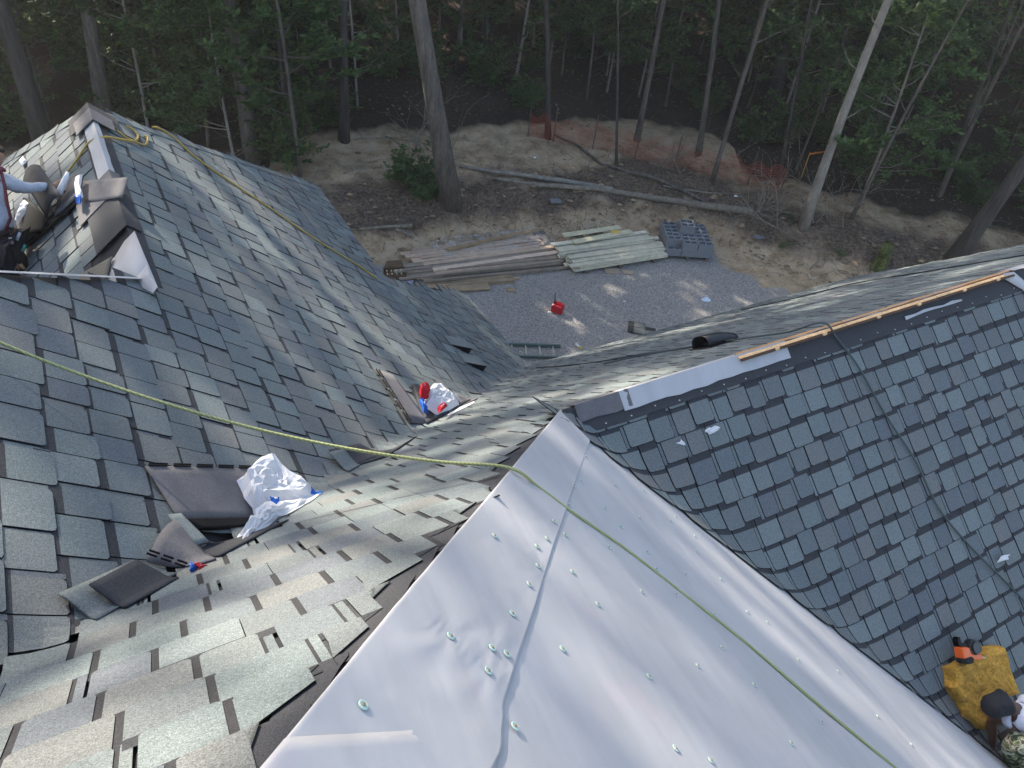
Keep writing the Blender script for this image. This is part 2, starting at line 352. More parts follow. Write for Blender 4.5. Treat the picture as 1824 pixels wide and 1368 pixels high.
for a, b, tp in [((EA2 - .4, 9.0), (EA2 - .4, lowA[1] - .3), za2 + .15), ((EA1 - .4, 10.2), (EA1 - .4, 7.2), za1 + .15), ((EA1 - .4, 8.95), (EA2 - .4, 8.95), za2 + .1), ((RIDGE_E - 2.9, 10.2), (EA1 - .4, 10.2), za1 + .1),
                 ((lowA[0] - .6, NB - .4), (R_END - .3, NB - .4), zb + .15), ((R_END - .3, NB - .4), (R_END - .3, -1.2), 2.9)]:
    wall(a, b, tp)
def board3(p, q, w_, h, name, m, parent, col=(.5, .5, .5)):
    mb = MB(); d = (q - p); L_ = d.length; x = d.normalized(); y = Vector((0, 0, 1)).cross(x).normalized(); z = x.cross(y)
    mm = Matrix(((x.x, y.x, z.x, p.x), (x.y, y.y, z.y, p.y), (x.z, y.z, z.z, p.z), (0, 0, 0, 1)))
    mb.box((0, -w_ / 2, -h / 2), (L_, w_ / 2, h / 2), col, mm); return mb.build(name, m, parent)
for a, b in [(P3(zB, lowA[0] + .1, NB + .012), P3(zB, R_END, NB + .012)), (P3(zA, EA2 + .012, 9.32), P3(zA, EA2 + .012, lowA[1] + .1)), (P3(zA, EA1 + .012, 10.42), P3(zA, EA1 + .012, 7.75))]:
    board3(en2w(*a) - Vector((0, 0, .12)), en2w(*b) - Vector((0, 0, .12)), .02, .18, 'fascia', M['plain'], house, (.6, .6, .58))

# ------------------------------------------------------------------ shingles
PAL = [(.146, .172, .172), (.130, .150, .157), (.150, .158, .154), (.166, .193, .192), (.138, .157, .158), (.120, .134, .147), (.156, .177, .174), (.134, .150, .151)]
EXPO = 0.2; SEC = math.sqrt(1 + T * T); DR = EXPO / SEC
TH = .008
BLK = (.018, .018, .020); BAND = (.040, .042, .047)
WIDTHS = [.140, .150, .158, .165, .172, .180, .190, .205]
def tab_geo(wd, L_=.25, band=.024, rc=.02, z0=.017):
    """x across, y up the slope (0 = butt), z out"""
    def zz(y): return z0 - .007 * y / EXPO
    lo = [(rc * .3, rc * .3), (0, rc), (0, EXPO - band), (wd, EXPO - band), (wd, rc), (wd - rc * .3, rc * .3), (wd - rc, 0), (rc, 0)]
    up = [(0, EXPO - band), (0, L_), (wd, L_), (wd, EXPO - band)]
    return lo, up, zz
def tab_add(mb, wd, col, fn, L_=.25, band=.024, z0=.017, dark=BLK, rc=.02):
    lo, up, zz = tab_geo(wd, L_, band, rc, z0)
    T1 = [fn(x, y, zz(y)) for x, y in lo]; T2 = [fn(x, y, zz(y)) for x, y in up]; B1 = [fn(x, y, zz(y) - TH) for x, y in lo]
    vs = T1 + T2 + B1; k = len(lo)
    fs = [tuple(range(k))[::-1], (8, 9, 10, 11)[::-1]]; cs = [col, BAND]
    for i in range(k):
        j = (i + 1) % k
        if {i, j} == {2, 3}: continue
        fs.append((i, j, 12 + j, 12 + i)); cs.append(dark)
    mb.add(vs, fs, cs)
def tab_bent(mb, wd, col, fn, L_=.25, band=.024, z0=.017):
    xs = [0, .012, wd * .34, wd * .67, wd - .012, wd]; ys = [0, EXPO * .45, EXPO - band, L_]
    zz = lambda y: z0 - .007 * y / EXPO; yy = lambda i, j: .012 if (j == 0 and i in (0, 5)) else ys[j]
    T1 = [fn(x, yy(i, j), zz(yy(i, j))) for j in range(4) for i, x in enumerate(xs)]; B1 = [fn(x, yy(i, j), zz(yy(i, j)) - TH) for j in range(4) for i, x in enumerate(xs)]
    fs = []; cs = []
    for j in range(3):
        for i in range(5): fs.append((j * 6 + i, j * 6 + i + 1, j * 6 + i + 7, j * 6 + i + 6)); cs.append(col if j < 2 else BAND)
    for i in range(5): fs.append((i, 24 + i, 25 + i, i + 1)); cs.append(BLK)
    for j in range(3):
        fs.append((j * 6, (j + 1) * 6, 24 + (j + 1) * 6, 24 + j * 6)); cs.append(BLK)
        fs.append((j * 6 + 5, 24 + j * 6 + 5, 24 + (j + 1) * 6 + 5, (j + 1) * 6 + 5)); cs.append(BLK)
    mb.add(T1 + B1, fs, cs)
flatcache = {}
def flat_tab(wi, ci, L_, band, z0, ws):
    key = (wi, ci, L_, band, z0, ws)
    if key not in flatcache:
        mb = MB(); tab_add(mb, WIDTHS[wi] * ws, PAL[ci], lambda x, y, z: Vector((x, y, z)), L_, band, z0); flatcache[key] = mb.mesh('shingle', M['shingle'])
    return flatcache[key]
def jit(c, r=R, a=.10):
    k = 1 + r.uniform(-a, a); return tuple(min(1, v * k) for v in c)
def shingle_field(slope, s_of, d_of, origin, smin, smax_, rows, zfun, inside, bend, gap, band, sliver, seed, extra=0, label=None, lift=0, frac_slot=1, clamp_=None, ws=1.0, stag=.026):
    """(s along the course, r horizontal run down the slope).  s_of/d_of: (e,n) unit steps"""
    rr = random.Random(seed); items = []; clamp = clamp_ or (lambda e, n: (e, n))
    ex, dx = Vector(s_of), Vector(d_of)
    def EN(s, r): return origin[0] + ex.x * s + dx.x * r, origin[1] + ex.y * s + dx.y * r
    for i in range(rows):
        s = smin + rr.uniform(0, .2); rb = (i + 1) * DR
        while s < smax_:
            wi = rr.randrange(len(WIDTHS)); wd = WIDTHS[wi] * ws; rs = rb - (stag / SEC if rr.random() < .42 else 0); ci = rr.randrange(len(PAL))
            e, n = EN(s + wd / 2, rb - DR / 2)
            g = gap if rr.random() < frac_slot else .003
            sl_ = rr.random() < sliver
            if inside(e, n):
                p = proj(en2w(e, n, zfun(e, n)))
                if -260 < p[0] < 2084 and -200 < p[1] < 1620 and p[2] > .25:
                    items.append((p[2], s, rs, wi, ci, e, n, i, rr.uniform(-.0015, .002), sl_, g, -40 < p[0] < 1864 and -40 < p[1] < 1408))
            s += wd + g + (.026 if sl_ else 0)
    items.sort(key=lambda t: (not t[-1], t[0]))
    stuff = MB()
    nrm = Vector((0, 0, 1)) * SEC    # normal lift expressed vertically
    for k, (dist, s, rb, wi, ci, e, n, i, dz, sl_, g, vis) in enumerate(items):
        z0 = .017 + round(dz, 3); L_ = .25 if i else .2 + extra
        def world(x, y, z, s=s, rb=rb):
            e2, n2 = clamp(*EN(s + x, rb - y / SEC)); return en2w(e2, n2, zfun(e2, n2) + z * SEC * .8 + lift)
        bent = bend(e, n)
        if k < 300:
            if bent:
                mb = MB(); o0 = world(0, 0, 0)
                tab_bent(mb, WIDTHS[wi] * ws, PAL[ci], lambda x, y, z: world(x, y, z) - o0, L_, band, z0)
                o = mb.build('shingle', M['shingle'], slope, loc=o0)
            else:
                o0 = world(0, 0, -lift * 0)
                X = (world(1, 0, 0) - o0).normalized() if False else en2w(ex.x, ex.y, 0)
                Y = (world(0, .1, 0) - o0).normalized(); Zv = X.cross(Y)
                if Zv.z < 0:
                    mb = MB(); tab_add(mb, WIDTHS[wi] * ws, PAL[ci], lambda x, y, z: world(x, y, z) - o0, L_, band, z0)
                    o = mb.build('shingle', M['shingle'], slope, loc=o0)
                else:
                    o = bpy.data.objects.new('shingle', flat_tab(wi, ci, L_, band, z0, ws)); C.objects.link(o); o.parent = slope
                    o.matrix_world = Matrix(((X.x, Y.x, Zv.x, o0.x), (X.y, Y.y, Zv.y, o0.y), (X.z, Y.z, Zv.z, o0.z), (0, 0, 0, 1)))
        else:
            (tab_bent if bent else tab_add)(stuff, WIDTHS[wi] * ws, jit(PAL[ci], rr), world, L_, band, z0)
        ea_, eb_ = EN(s + WIDTHS[wi] * ws + g + .03, rb); ec_ = clamp(ea_, eb_)
        if abs(ec_[0] - ea_) + abs(ec_[1] - eb_) > 1e-6: sl_ = False; g = 0
        if g > .02:
            tab_add(stuff, g + .006, (.034, .034, .037), lambda x, y, z: world(x + WIDTHS[wi] * ws - .003, y + .004, z), L_, band, z0 - .005, rc=.001)
        if sl_:
            tab_add(stuff, .025, tuple(v * .95 for v in PAL[(ci + 3) % 8]), lambda x, y, z: world(x + WIDTHS[wi] * ws + g * .5, y, z), L_, band, z0 - .0045, rc=.002)
    o = stuff.build('shingle_field', M['shingle'], slope); o['kind'] = 'stuff'
    return items
BIG = 99
dval = lambda e, n: e - (n + (cA - cB) / T)             # >0: on B side of the A/B valley
insA = lambda e, n: dval(e, n) < .03 and e < (EA1 + .05 if n > 7.72 + (max(0, e - EA1)) * .83 and n > 7.68 else EA2) - .03 and n < PEAK[1] + (e - RIDGE_E) * .87 and (e > RIDGE_E + .05 or n < KNEE[1] + (e - RIDGE_E) * .93 - .03) and not (e > EA1 and n > 7.68 + (e - EA1) * .82)
# A: course direction = -N so that x to the right when looking up-slope (X x Y = outward)
shingle_field(slopeA, (0, 1), (1, 0), (-5.2 + .0, 0), -3, 11, 66, zAb, insA, lambda e, n: dval(e, n) > -.5, .007, .017, .42, 11, lift=.0, ws=1.12)
rh = random.Random(61); SETB = [rh.choice([-.03, -.02, .0, .04, .09]) + rh.uniform(0, .04) for _ in range(70)]
def hip_end(n):
    i = int((n - (NB - DR * 60)) / DR + 1e-4); return NB - DR * 60 + i * DR + .03 - (cB - cW) / T - SETB[max(0, min(69, i))]
insB = lambda e, n: dval(e, n) > -.03 and n < NB and e < R_END - .05 and ((n > APEX[1] + .05) if e > APEX[0] - .05 else True) and n > hipn(e) + (.06 if e < APEX[0] else -9)
shingle_field(slopeB, (1, 0), (0, 1), (0, NB - DR * 60), -2.5, R_END, 60, zBa, insB, lambda e, n: dval(e, n) < .5 or n < hipn(e) + .5, .021, .004, .12, 12, lift=.006, frac_slot=.8, ws=1.08, stag=.012, clamp_=lambda e, n: (min(e, hip_end(n)), n) if n < APEX[1] and e < APEX[0] + .3 else (e, max(n, APEX[1] + .03) if e > APEX[0] else n))
eR = lambda e, n: (cW - cR) / T - n
insR = lambda e, n: n < APEX[1] - .08 and e > eR(e, n) - .34 and e < R_END
shingle_field(slopeR, (-1, 0), (0, -1), (0, APEX[1] - .02), -R_END, -1.6, 29, zRw, insR, lambda e, n: e < eR(e, n) + .6, .012, .030, .45, 13, extra=.0, clamp_=lambda e, n: (max(e, eR(e, n) - .27), n))
insL = lambda e, n: e < RIDGE_E - .03 and n > KNEE[1] - (e - RIDGE_E) * -.93 + .0 and n < PEAK[1] - (e - RIDGE_E) * .85 - .05 and not (n < 5.75 + (e - RIDGE_E) * .55 and e > RIDGE_E - .75)
shingle_field(slopeL, (0, -1), (-1, 0), (RIDGE_E - .04, 0), -11.2, -3, 20, zL, insL, lambda e, n: False, .010, .024, .4, 14)

# black headlaps left open along the hip of the middle slope, and first course by each ridge
def dark_strip(parent, pts_fn, k, name='headlap', m='blackfelt', th=.006):
    mb = MB(); vs = []
    for i in range(k + 1):
        a, b = pts_fn(i / k); vs += [a, b]
    n = len(vs); dn = [v - Vector((0, 0, th)) for v in vs]
    fs = [(2 * i, 2 * i + 2, 2 * i + 3, 2 * i + 1) for i in range(k)] + [(n + 2 * i, n + 2 * i + 1, n + 2 * i + 3, n + 2 * i + 2) for i in range(k)]
    fs += [(2 * i, n + 2 * i, n + 2 * i + 2, 2 * i + 2) for i in range(k)] + [(2 * i + 1, 2 * i + 3, n + 2 * i + 3, n + 2 * i + 1) for i in range(k)] + [(0, 1, n + 1, n), (n - 2, 2 * n - 2, 2 * n - 1, n - 1)]
    mb.add(vs + dn, fs); return mb.build(name, M[m], parent)
rj = random.Random(5)
for i in range(60):
    nb_ = NB - DR * 60 + (i + 1) * DR
    if nb_ > APEX[1] + .02 or nb_ < -.4: continue
    eh = nb_ - (cB - cW) / T
    mb = MB(); ln = rj.uniform(.20, .42); tip = rj.uniform(-.07, .0)
    pts = [(eh - ln, 0), (eh - .012 + tip, 0), (eh - .018 + tip, .02), (eh - .045 + tip, .05), (eh - DR * 1.25 - .012, DR * 1.25), (eh - ln - .1, DR * 1.25)]
    up = [en2w(e, nb_ - d, zB(e, nb_ - d) + .014 - .005 * d / DR) for e, d in pts]
    k = len(up); mb.add(up + [v - Vector((0, 0, .007)) for v in up], [tuple(range(k)), tuple(range(2 * k - 1, k - 1, -1))] + [(j, k + j, k + (j + 1) % k, (j + 1) % k) for j in range(k)], (1, 1, 1))
    mb.build('headlap', M['blackfelt'], slopeB)
dark_strip(slopeR, lambda t: (en2w(2.45 + 9.5 * t, APEX[1] - .0, zR(0, APEX[1]) + .016), en2w(2.45 + 9.5 * t, APEX[1] - .16, zR(0, APEX[1] - .16) + .026)), 40)
dark_strip(slopeB, lambda t: (en2w(2.56 + 9.4 * t, APEX[1] + .11, zB(0, APEX[1] + .11) + .026), en2w(2.56 + 9.4 * t, APEX[1] + .0, zB(0, APEX[1]) + .02)), 40)
dark_strip(slopeA, lambda t: (en2w(RIDGE_E + .10, KNEE[1] + 3.1 * t, zA(RIDGE_E + .10, 0) + .024), en2w(RIDGE_E + .0, KNEE[1] + 3.1 * t, zA(RIDGE_E, 0) + .018)), 20)
dark_strip(slopeL, lambda t: (en2w(RIDGE_E, KNEE[1] + 1.1 + 2.0 * t, zL(RIDGE_E, 0) + .018), en2w(RIDGE_E - .11, KNEE[1] + 1.1 + 2.0 * t, zL(RIDGE_E - .11, 0) + .028)), 20)

# white sheeting on the bare slope ------------------------------------------------
nails_px = [(648, 1270), (802, 1147), (875, 1168), (901, 1178), (868, 1210), (915, 1306), (911, 1105), (941, 1051), (957, 1017), (955, 982), (973, 968), (880, 965), (985, 938), (1018, 1026), (1063, 1084), (1000, 1164), (1153, 1213), (1005, 960), (1083, 981), (1076, 912), (1014, 906), (1021, 872), (1034, 863), (1043, 820), (1104, 945), (1151, 990), (1167, 1020), (1141, 1060), (1202, 1065), (1240, 1192), (1283, 1160), (1340, 1226), (1220, 1028), (1282, 1037), (1239, 988), (1192, 934), (1202, 926), (1145, 880), (1095, 870), (1138, 928), (1236, 960), (1365, 1113), (1420, 1180), (1490, 1200), (1270, 1100), (1329, 1095), (1200, 1340), (1262, 1362), (1460, 1290), (1405, 1330), (1560, 1280), (1620, 1330)]
nails = [on('W', x, y) for x, y in nails_px]; nails_en = [w2en(p) for p in nails]
pucker = {0: .003, 1: .016, 2: .008, 3: .008, 4: .012, 5: .004}
def under_z(e, n, sheet=0):
    q = Vector((e * 1.1, n * .32, 2 + sheet * 5)); z = .006 * noise.noise(q * 2) + .007 * abs(noise.noise(Vector((e * .9, (n + .3 * e) * .45, 9))))
    z += .0022 * noise.noise(Vector((e * 14, n * 3, 4))) + .004 * abs(noise.noise(Vector((e * 5 + n, n * 1.4 - e, 14))))
    if sheet:
        for i, (ne, nn) in enumerate(nails_en[:13]):
            d = math.hypot(e - ne, n - nn); a = math.atan2(n - nn, e - ne)
            z += .5 * pucker.get(i, .003) * math.exp(-d * 5.5) * (.5 + .5 * math.sin(a * 7 + i * 2.1 + 2 * noise.noise(Vector((a, i, 0))))) * min(1, d * 14)
    return z + .02
def sheet_grid(name, inside, fn, st, parent, box, m='underlay', th=.003):
    e0, e1, n0, n1 = box; ne = int((e1 - e0) / st) + 1; nn = int((n1 - n0) / st) + 1; vs = []; fs = []
    for j in range(nn + 1):
        for i in range(ne + 1):
            e, n = e0 + i * st, n0 + j * st; e, n, z = fn(e, n); vs.append(en2w(e, n, z))
    for j in range(nn):
        for i in range(ne):
            if inside(e0 + (i + .5) * st, n0 + (j + .5) * st): a = j * (ne + 1) + i; fs.append((a, a + 1, a + ne + 2, a + ne + 1))
    mb = MB(); mb.add(vs, fs); o = mb.build(name, M[m], parent, smooth=True)
    sol = o.modifiers.new('thick', 'SOLIDIFY'); sol.thickness = th; return o
def clampW(e, n, sheet=0, up=0):
    h = n - (cB - cW) / T          # hip position: e >= h
    e2 = max(e, h - .01); vd = eWR(n) - e2; return e2, n, zW(e2, n) + under_z(e2, n, sheet) * sm(.15, .6, vd) + up + .003
us = sheet_grid('underlayment', lambda e, n: e > n - (cB - cW) / T - .03 and e < eWR(n) + .04 and n < APEX[1] - .005, lambda e, n: clampW(e, n), .035, slopeW, (-1.4, 6.9, -1.2, APEX[1]))
us['label'] = 'main white sheet'
# overlapping strip along the hip, with its pleats
seam = [w2en(on('W', x, y)) for x, y in [(1002, 742), (1050, 790), (1010, 905), (960, 1060), (893, 1272)]]
def seam_e(n):
    for (a, b), (c, d) in zip(seam[1:], seam[2:]):
        if d <= n <= b: return c + (a - c) * (n - d) / (b - d)
    return seam[1][0] + (seam[0][0] - seam[1][0]) * min(1, (n - seam[1][1]) / (seam[0][1] - seam[1][1] + 1e-6)) if n > seam[1][1] else None
n_lo = seam[-1][1]
def lap_sheet(label, n0, n1, width, dn, nu, up, sh=1):
    vs = []; rows = int((n1 - n0) / dn) + 1
    for j in range(rows + 1):
        n = n0 + (n1 - n0) * j / rows; h = n - (cB - cW) / T - .012; wd = width(n)
        for i in range(nu + 1):
            e = h + wd * i / nu; z = zW(e, n) + under_z(e, n, sh) + up
            if i == 0: z -= .004
            vs.append(en2w(e, n, z))
    fs = [(j * (nu + 1) + i, j * (nu + 1) + i + 1, (j + 1) * (nu + 1) + i + 1, (j + 1) * (nu + 1) + i) for j in range(rows) for i in range(nu)]
    mb = MB(); mb.add(vs, fs); o = mb.build('underlayment', M['underlay'], slopeW, True); so_ = o.modifiers.new('thick', 'SOLIDIFY'); so_.thickness = .003; o['label'] = label
def strip_w(n):
    h = n - (cB - cW) / T - .012; se = seam_e(n)
    if se is None: se = seam[-1][0] + .004 * math.sin(n * 60) + .35 * (n - n_lo) - 2.4 * (n_lo - n) ** 2
    return max(.02, se - h + .006 * noise.noise(Vector((n * 3, 0, 0))))
lap_sheet('wrinkled white strip lapped over the hip', n_lo - .22, APEX[1] - .02, strip_w, .02, 60, .008)
lap_sheet('lower white strip beside the hip', -1.15, n_lo - .05, lambda n: max(.05, .50 - (n - n_lo + .1) * .55), .03, 30, .009, 0)
capm = MB()
for k in range(2): pass
def cap_mesh():
    mb = MB(); seg = 14; prof = [(0, .006), (.005, .006), (.006, .002), (.012, .0035), (.0155, .002), (.0155, 0)]
    vs = []; fs = []; cs = []
    for r_, z in prof[1:]: vs += [(r_ * math.cos(2 * math.pi * k / seg), r_ * math.sin(2 * math.pi * k / seg), z) for k in range(seg)]
    for i in range(len(prof) - 2):
        for k in range(seg):
            k2 = (k + 1) % seg; fs.append((i * seg + k2, i * seg + k, (i + 1) * seg + k, (i + 1) * seg + k2)); cs.append((.35, .27, .16) if i == 0 else (.46, .62, .56))
    fs.append(tuple(range(seg))); cs.append((.30, .24, .15)); mb.add(vs, fs, cs); return mb.mesh('cap_nail', M['plastic'])
cm = cap_mesh(); nW = NORM['W'][0].normalized(); qW = nW.to_track_quat('Z', 'Y')
for i, (e, n) in enumerate(nails_en):
    o = bpy.data.objects.new('cap_nail', cm); C.objects.link(o); o.parent = slopeW; o.rotation_mode = 'QUATERNION'; o.rotation_quaternion = qW
    o.location = en2w(e, n, zW(e, n) + under_z(e, n, 1 if i < 13 else 0) + (.012 if i < 13 else .006)); o.scale = (.85,) * 3
# layered ends of shingles along the right hand valley of the sheeting come from the bent courses

# ridge furniture of the right wing ----------------------------------------------
def ridge_e(px):      # e of the point on the ridge seen at that column
    lo, hi = 2.0, 12.0
    for _ in range(30):
        m_ = (lo + hi) / 2
        if proj(en2w(m_, APEX[1], zR(0, APEX[1])))[0] < px: lo = m_
        else: hi = m_
    return lo
def over_ridge(name, e0, e1, offs, m, parent, lift=.03, jag=0, th=.004, axis='E', col=None):
    """strip lying over the ridge; offs = list of signed offsets across it"""
    mb = MB(); k = max(2, int((e1 - e0) / .12)); rr = random.Random(int(e0 * 100)); vs = []
    for i in range(k + 1):
        e = e0 + (e1 - e0) * i / k
        for q, o_ in enumerate(offs):
            o2 = o_ + (rr.uniform(-jag, jag) if q in (0, len(offs) - 1) else 0)
            z = (zR(0, APEX[1]) if axis == 'E' else zA(RIDGE_E, 0)) - T * abs(o2) + lift + rr.uniform(0, .003)
            vs.append(en2w(e, APEX[1] + o2, z) if axis == 'E' else en2w(RIDGE_E + o2, e, z))
    w_ = len(offs); fs = [(i * w_ + j, (i + 1) * w_ + j, (i + 1) * w_ + j + 1, i * w_ + j + 1) for i in range(k) for j in range(w_ - 1)]
    mb.add(vs, fs, col); o = mb.build(name, M[m], parent); s = o.modifiers.new('thick', 'SOLIDIFY'); s.thickness = th; return o
e1105, e1310, e1395, e1475, e1790 = (ridge_e(x) for x in (1100, 1310, 1395, 1475, 1790))
over_ridge('underlayment_strip', e1105, e1395, [-.115, -.05, 0, .06], 'underlay', slopeR, .036, .006)
over_ridge('underlayment_strip', e1395, e1790, [.0, .03, .05], 'underlay', slopeR, .04, .012)
for a, b in ((e1475 + .9, e1475 + 1.7),): over_ridge('underlayment_strip', a, b, [-.105, -.085], 'underlay', slopeR, .036, .008)
for k, (a, b) in enumerate([(e1310, e1310 + 1.2), (e1310 + 1.21, e1310 + 2.4), (e1310 + 2.41, e1790 + .05)]):
    p, q = en2w(a, APEX[1] + .012, zR(0, APEX[1]) + .030), en2w(b, APEX[1] + .012, zR(0, APEX[1]) + .030)
    board3(p, q, .020, .014, 'ridge_board_and_slot_shade', M['wood'], slopeR, (.50, .27, .12))
    board3(p + Vector((0, 0, -.004)) - NV * .040, q + Vector((0, 0, -.004)) - NV * .040, .030, .014, 'ridge_board_and_slot_shade', M['wood'], slopeR, (.74, .47, .24))
    board3(p + Vector((0, 0, -.006)) - NV * .066, q + Vector((0, 0, -.008)) - NV * .066, .022, .010, 'ridge_board_and_slot_shade', M['wood'], slopeR, (.07, .04, .025))  # dark strip coloured as the shade inside the open ridge slot
    for j in range(2): c_ = p.lerp(q, .3 + .45 * j) - NV * .066; board3(c_, c_ + EV * .04, .024, .02, 'rafter_end', M['wood'], slopeR, (.62, .42, .24))
over_ridge('ridge_cap', APEX[0] + .10, e1105 + .08, [-.10, -.05, 0, .05], 'shback', slopeR, .036, .008, .007)
over_ridge('underlayment_strip', ridge_e(1800), ridge_e(1800) + 1.4, [-.02, .04, .10], 'underlay', slopeR, .05, .01)
mb = MB(); vs = []; q0 = [(1788, 487), (1806, 484), (1824, 500), (1850, 530)]; q1 = [(1790, 497), (1800, 503), (1822, 516), (1845, 545)]
for (a, b), (c, d) in zip(q0, q1): vs += [on('R', a, b, .07), on('R', c, d, .05)]
mb.add(vs, [(2 * i, 2 * i + 1, 2 * i + 3, 2 * i + 2) for i in range(3)]); o = mb.build('underlayment_flap', M['underlay'], slopeR, True); s = o.modifiers.new('t', 'SOLIDIFY'); s.thickness = .004
# roofing nails in the open top course
nm = MB(); nm.tube([(0, 0, 0), (0, 0, .003)], .006, 6, (.6, .58, .52)); nmesh = nm.mesh('nail', M['plastic'])
for i in range(34):
    e = APEX[0] + .3 + i * .22; o = bpy.data.objects.new('nail', nmesh); C.objects.link(o); o.parent = slopeR
    nn = APEX[1] - .135 + R.uniform(-.012, .012); o.location = en2w(e, nn, zR(e, nn) + .026)

# ridge of the far left wing
nA_ = [w2en(on('A', x, y))[1] for x, y in ((205, 320), (245, 415), (150, 205))]
over_ridge('underlayment_strip', nA_[0], nA_[2], [-.09, -.03, 0, .035], 'underlay', slopeL, .034, .004, axis='N')
nmid = nA_[0]
over_ridge('headlap', nA_[1] - .02, nmid - .02, [-.24, -.12, 0, .05, .09], 'blackfelt', slopeL, .034, .004, .006, axis='N')
over_ridge('ridge_cap', nmid - .34, nmid + .05, [-.30, -.15, 0, .06], 'shback', slopeL, .040, .004, .008, axis='N')
over_ridge('ridge_cap', PEAK[1] - .30, PEAK[1] + .03, [-.2, -.1, 0, .1, .2], 'blackfelt', slopeL, .045, .004, .008, axis='N')
over_ridge('ridge_cap', PEAK[1] - .42, PEAK[1] - .14, [-.16, -.08, 0, .08, .16], 'shback', slopeL, .056, .004, .008, axis='N')
# hip caps going down beyond the peak, and along the white edged hip
def hip_caps(p0, d, count, step, zf1, zf2, parent, half=.14, l=.05):
    for k in range(count):
        mb = MB(); vs = []
        perp = (-d[1], d[0])
        for t in (0, 1):
            for s_ in (-half, 0, half):
                e = p0[0] + d[0] * (k * step + t * (step + .04)) + perp[0] * s_; n = p0[1] + d[1] * (k * step + t * (step + .04)) + perp[1] * s_
                vs.append(en2w(e, n, min(zf1(e, n), zf2(e, n)) + l + (.008 if t == 0 else .0)))
        mb.add(vs, [(0, 3, 4, 1), (1, 4, 5, 2)], jit(PAL[(k * 3) % 8])); o = mb.build('hip_cap', M['shingle'], parent); s = o.modifiers.new('t', 'SOLIDIFY'); s.thickness = .007
zNf = lambda e, n: zA(RIDGE_E, 0) - (n - PEAK[1]) * T / .87
hip_caps(PEAK, (.754, .657), 19, .19, zA, zNf, slopeA, .10, .02)
hip_caps(PEAK, (-.754, .657), 14, .19, zL, zNf, slopeL, .10, .02)
zKf = lambda e, n: zA(RIDGE_E, 0) + (KNEE[1] - n) * T / .93
def hipline(t, w0, w1, zf, up):
    e = KNEE[0] - 3.2 * t; n = KNEE[1] - 3.2 * .93 * t
    return en2w(e + w0, n, min(zf(e + w0, n), zKf(e + w0, n)) + up), en2w(e + w1, n, min(zf(e + w1, n), zKf(e + w1, n)) + up)
o = dark_strip(slopeA, lambda t: hipline(t, -.03, .035, zA, .055), 24, 'underlayment_strip', 'underlay', .003)
# white patch on the far slope next to the knee
pts = [(240, 412), (281, 511), (272, 520), (236, 503), (170, 500), (186, 478), (205, 458), (222, 430)]
mb = MB(); vs = [on('L', x, y, .035) for x, y in pts]; c = sum(vs, Vector()) / len(vs) + Vector((0, 0, .015)); k = len(vs)
mb.add(vs + [c], [(i, (i + 1) % k, k) for i in range(k)]); o = mb.build('underlayment_patch', M['underlay'], slopeL, True); s = o.modifiers.new('t', 'SOLIDIFY'); s.thickness = .003
mb = MB(); pts = [(236, 503), (262, 470), (281, 511), (272, 522)]; vs = [on('L', x, y, .06) for x, y in pts]; mb.add(vs + [vs[1] * .5 + vs[3] * .5 + Vector((0, 0, .03))], [(0, 1, 4), (1, 2, 4), (2, 3, 4), (3, 0, 4)])
mb.build('underlayment_fold', M['underlay'], slopeL)

# roof vents ---------------------------------------------------------------------
def hood_vent(px, py, face, name, label, w_=.30, l_=.42, h=.13, yaw=0, cat='roof vent'):
    p = on(face, px, py, .02); n = NORM[face][0].normalized()
    dn = Vector((n.x, n.y, 0)).normalized(); dn = (dn - n * dn.dot(n)).normalized(); sd_ = n.cross(dn)
    if yaw: q = Matrix.Rotation(yaw, 3, n); dn = q @ dn; sd_ = q @ sd_
    r = empty(name, p, None, None); r.parent = house
    mb = MB(); rows = 7; cols = 9; vs = []
    for i in range(rows):
        t = i / (rows - 1)
        for j in range(cols):
            a = math.pi * j / (cols - 1); hh = h * (1 - .45 * t ** 3); ww = w_ / 2 * (1 - .12 * t)
            x = ww * math.copysign(abs(math.cos(a)) ** .6, math.cos(a)); vs.append(sd_ * x + n * (hh * math.sin(a) ** .7) - dn * (l_ * (t - .5)))
    fs = [(i * cols + j, i * cols + j + 1, (i + 1) * cols + j + 1, (i + 1) * cols + j) for i in range(rows - 1) for j in range(cols - 1)]
    mb.add(vs, fs, (.018, .018, .020)); o = mb.build('hood', M['plastic'], r, True); s = o.modifiers.new('t', 'SOLIDIFY'); s.thickness = .006
    mb = MB(); mm = Matrix(((sd_.x, dn.x, n.x, 0), (sd_.y, dn.y, n.y, 0), (sd_.z, dn.z, n.z, 0), (0, 0, 0, 1)))
    mb.box((-w_ * .62, -l_ * .58, -.004), (w_ * .62, l_ * .55, .006), (.03, .03, .033), mm); mb.build('flange', M['rubber'], r)
    mb = MB(); mb.box((-w_ * .3, -l_ * .25, .006), (w_ * .3, l_ * .1, h * .45), (.006, .006, .006), mm); mb.build('throat', M['rubber'], r)
    r['label'] = label; return r
hood_vent(1276, 614, 'B', 'box_vent', 'black plastic hood vent', .24, .38, .12, rad(90))
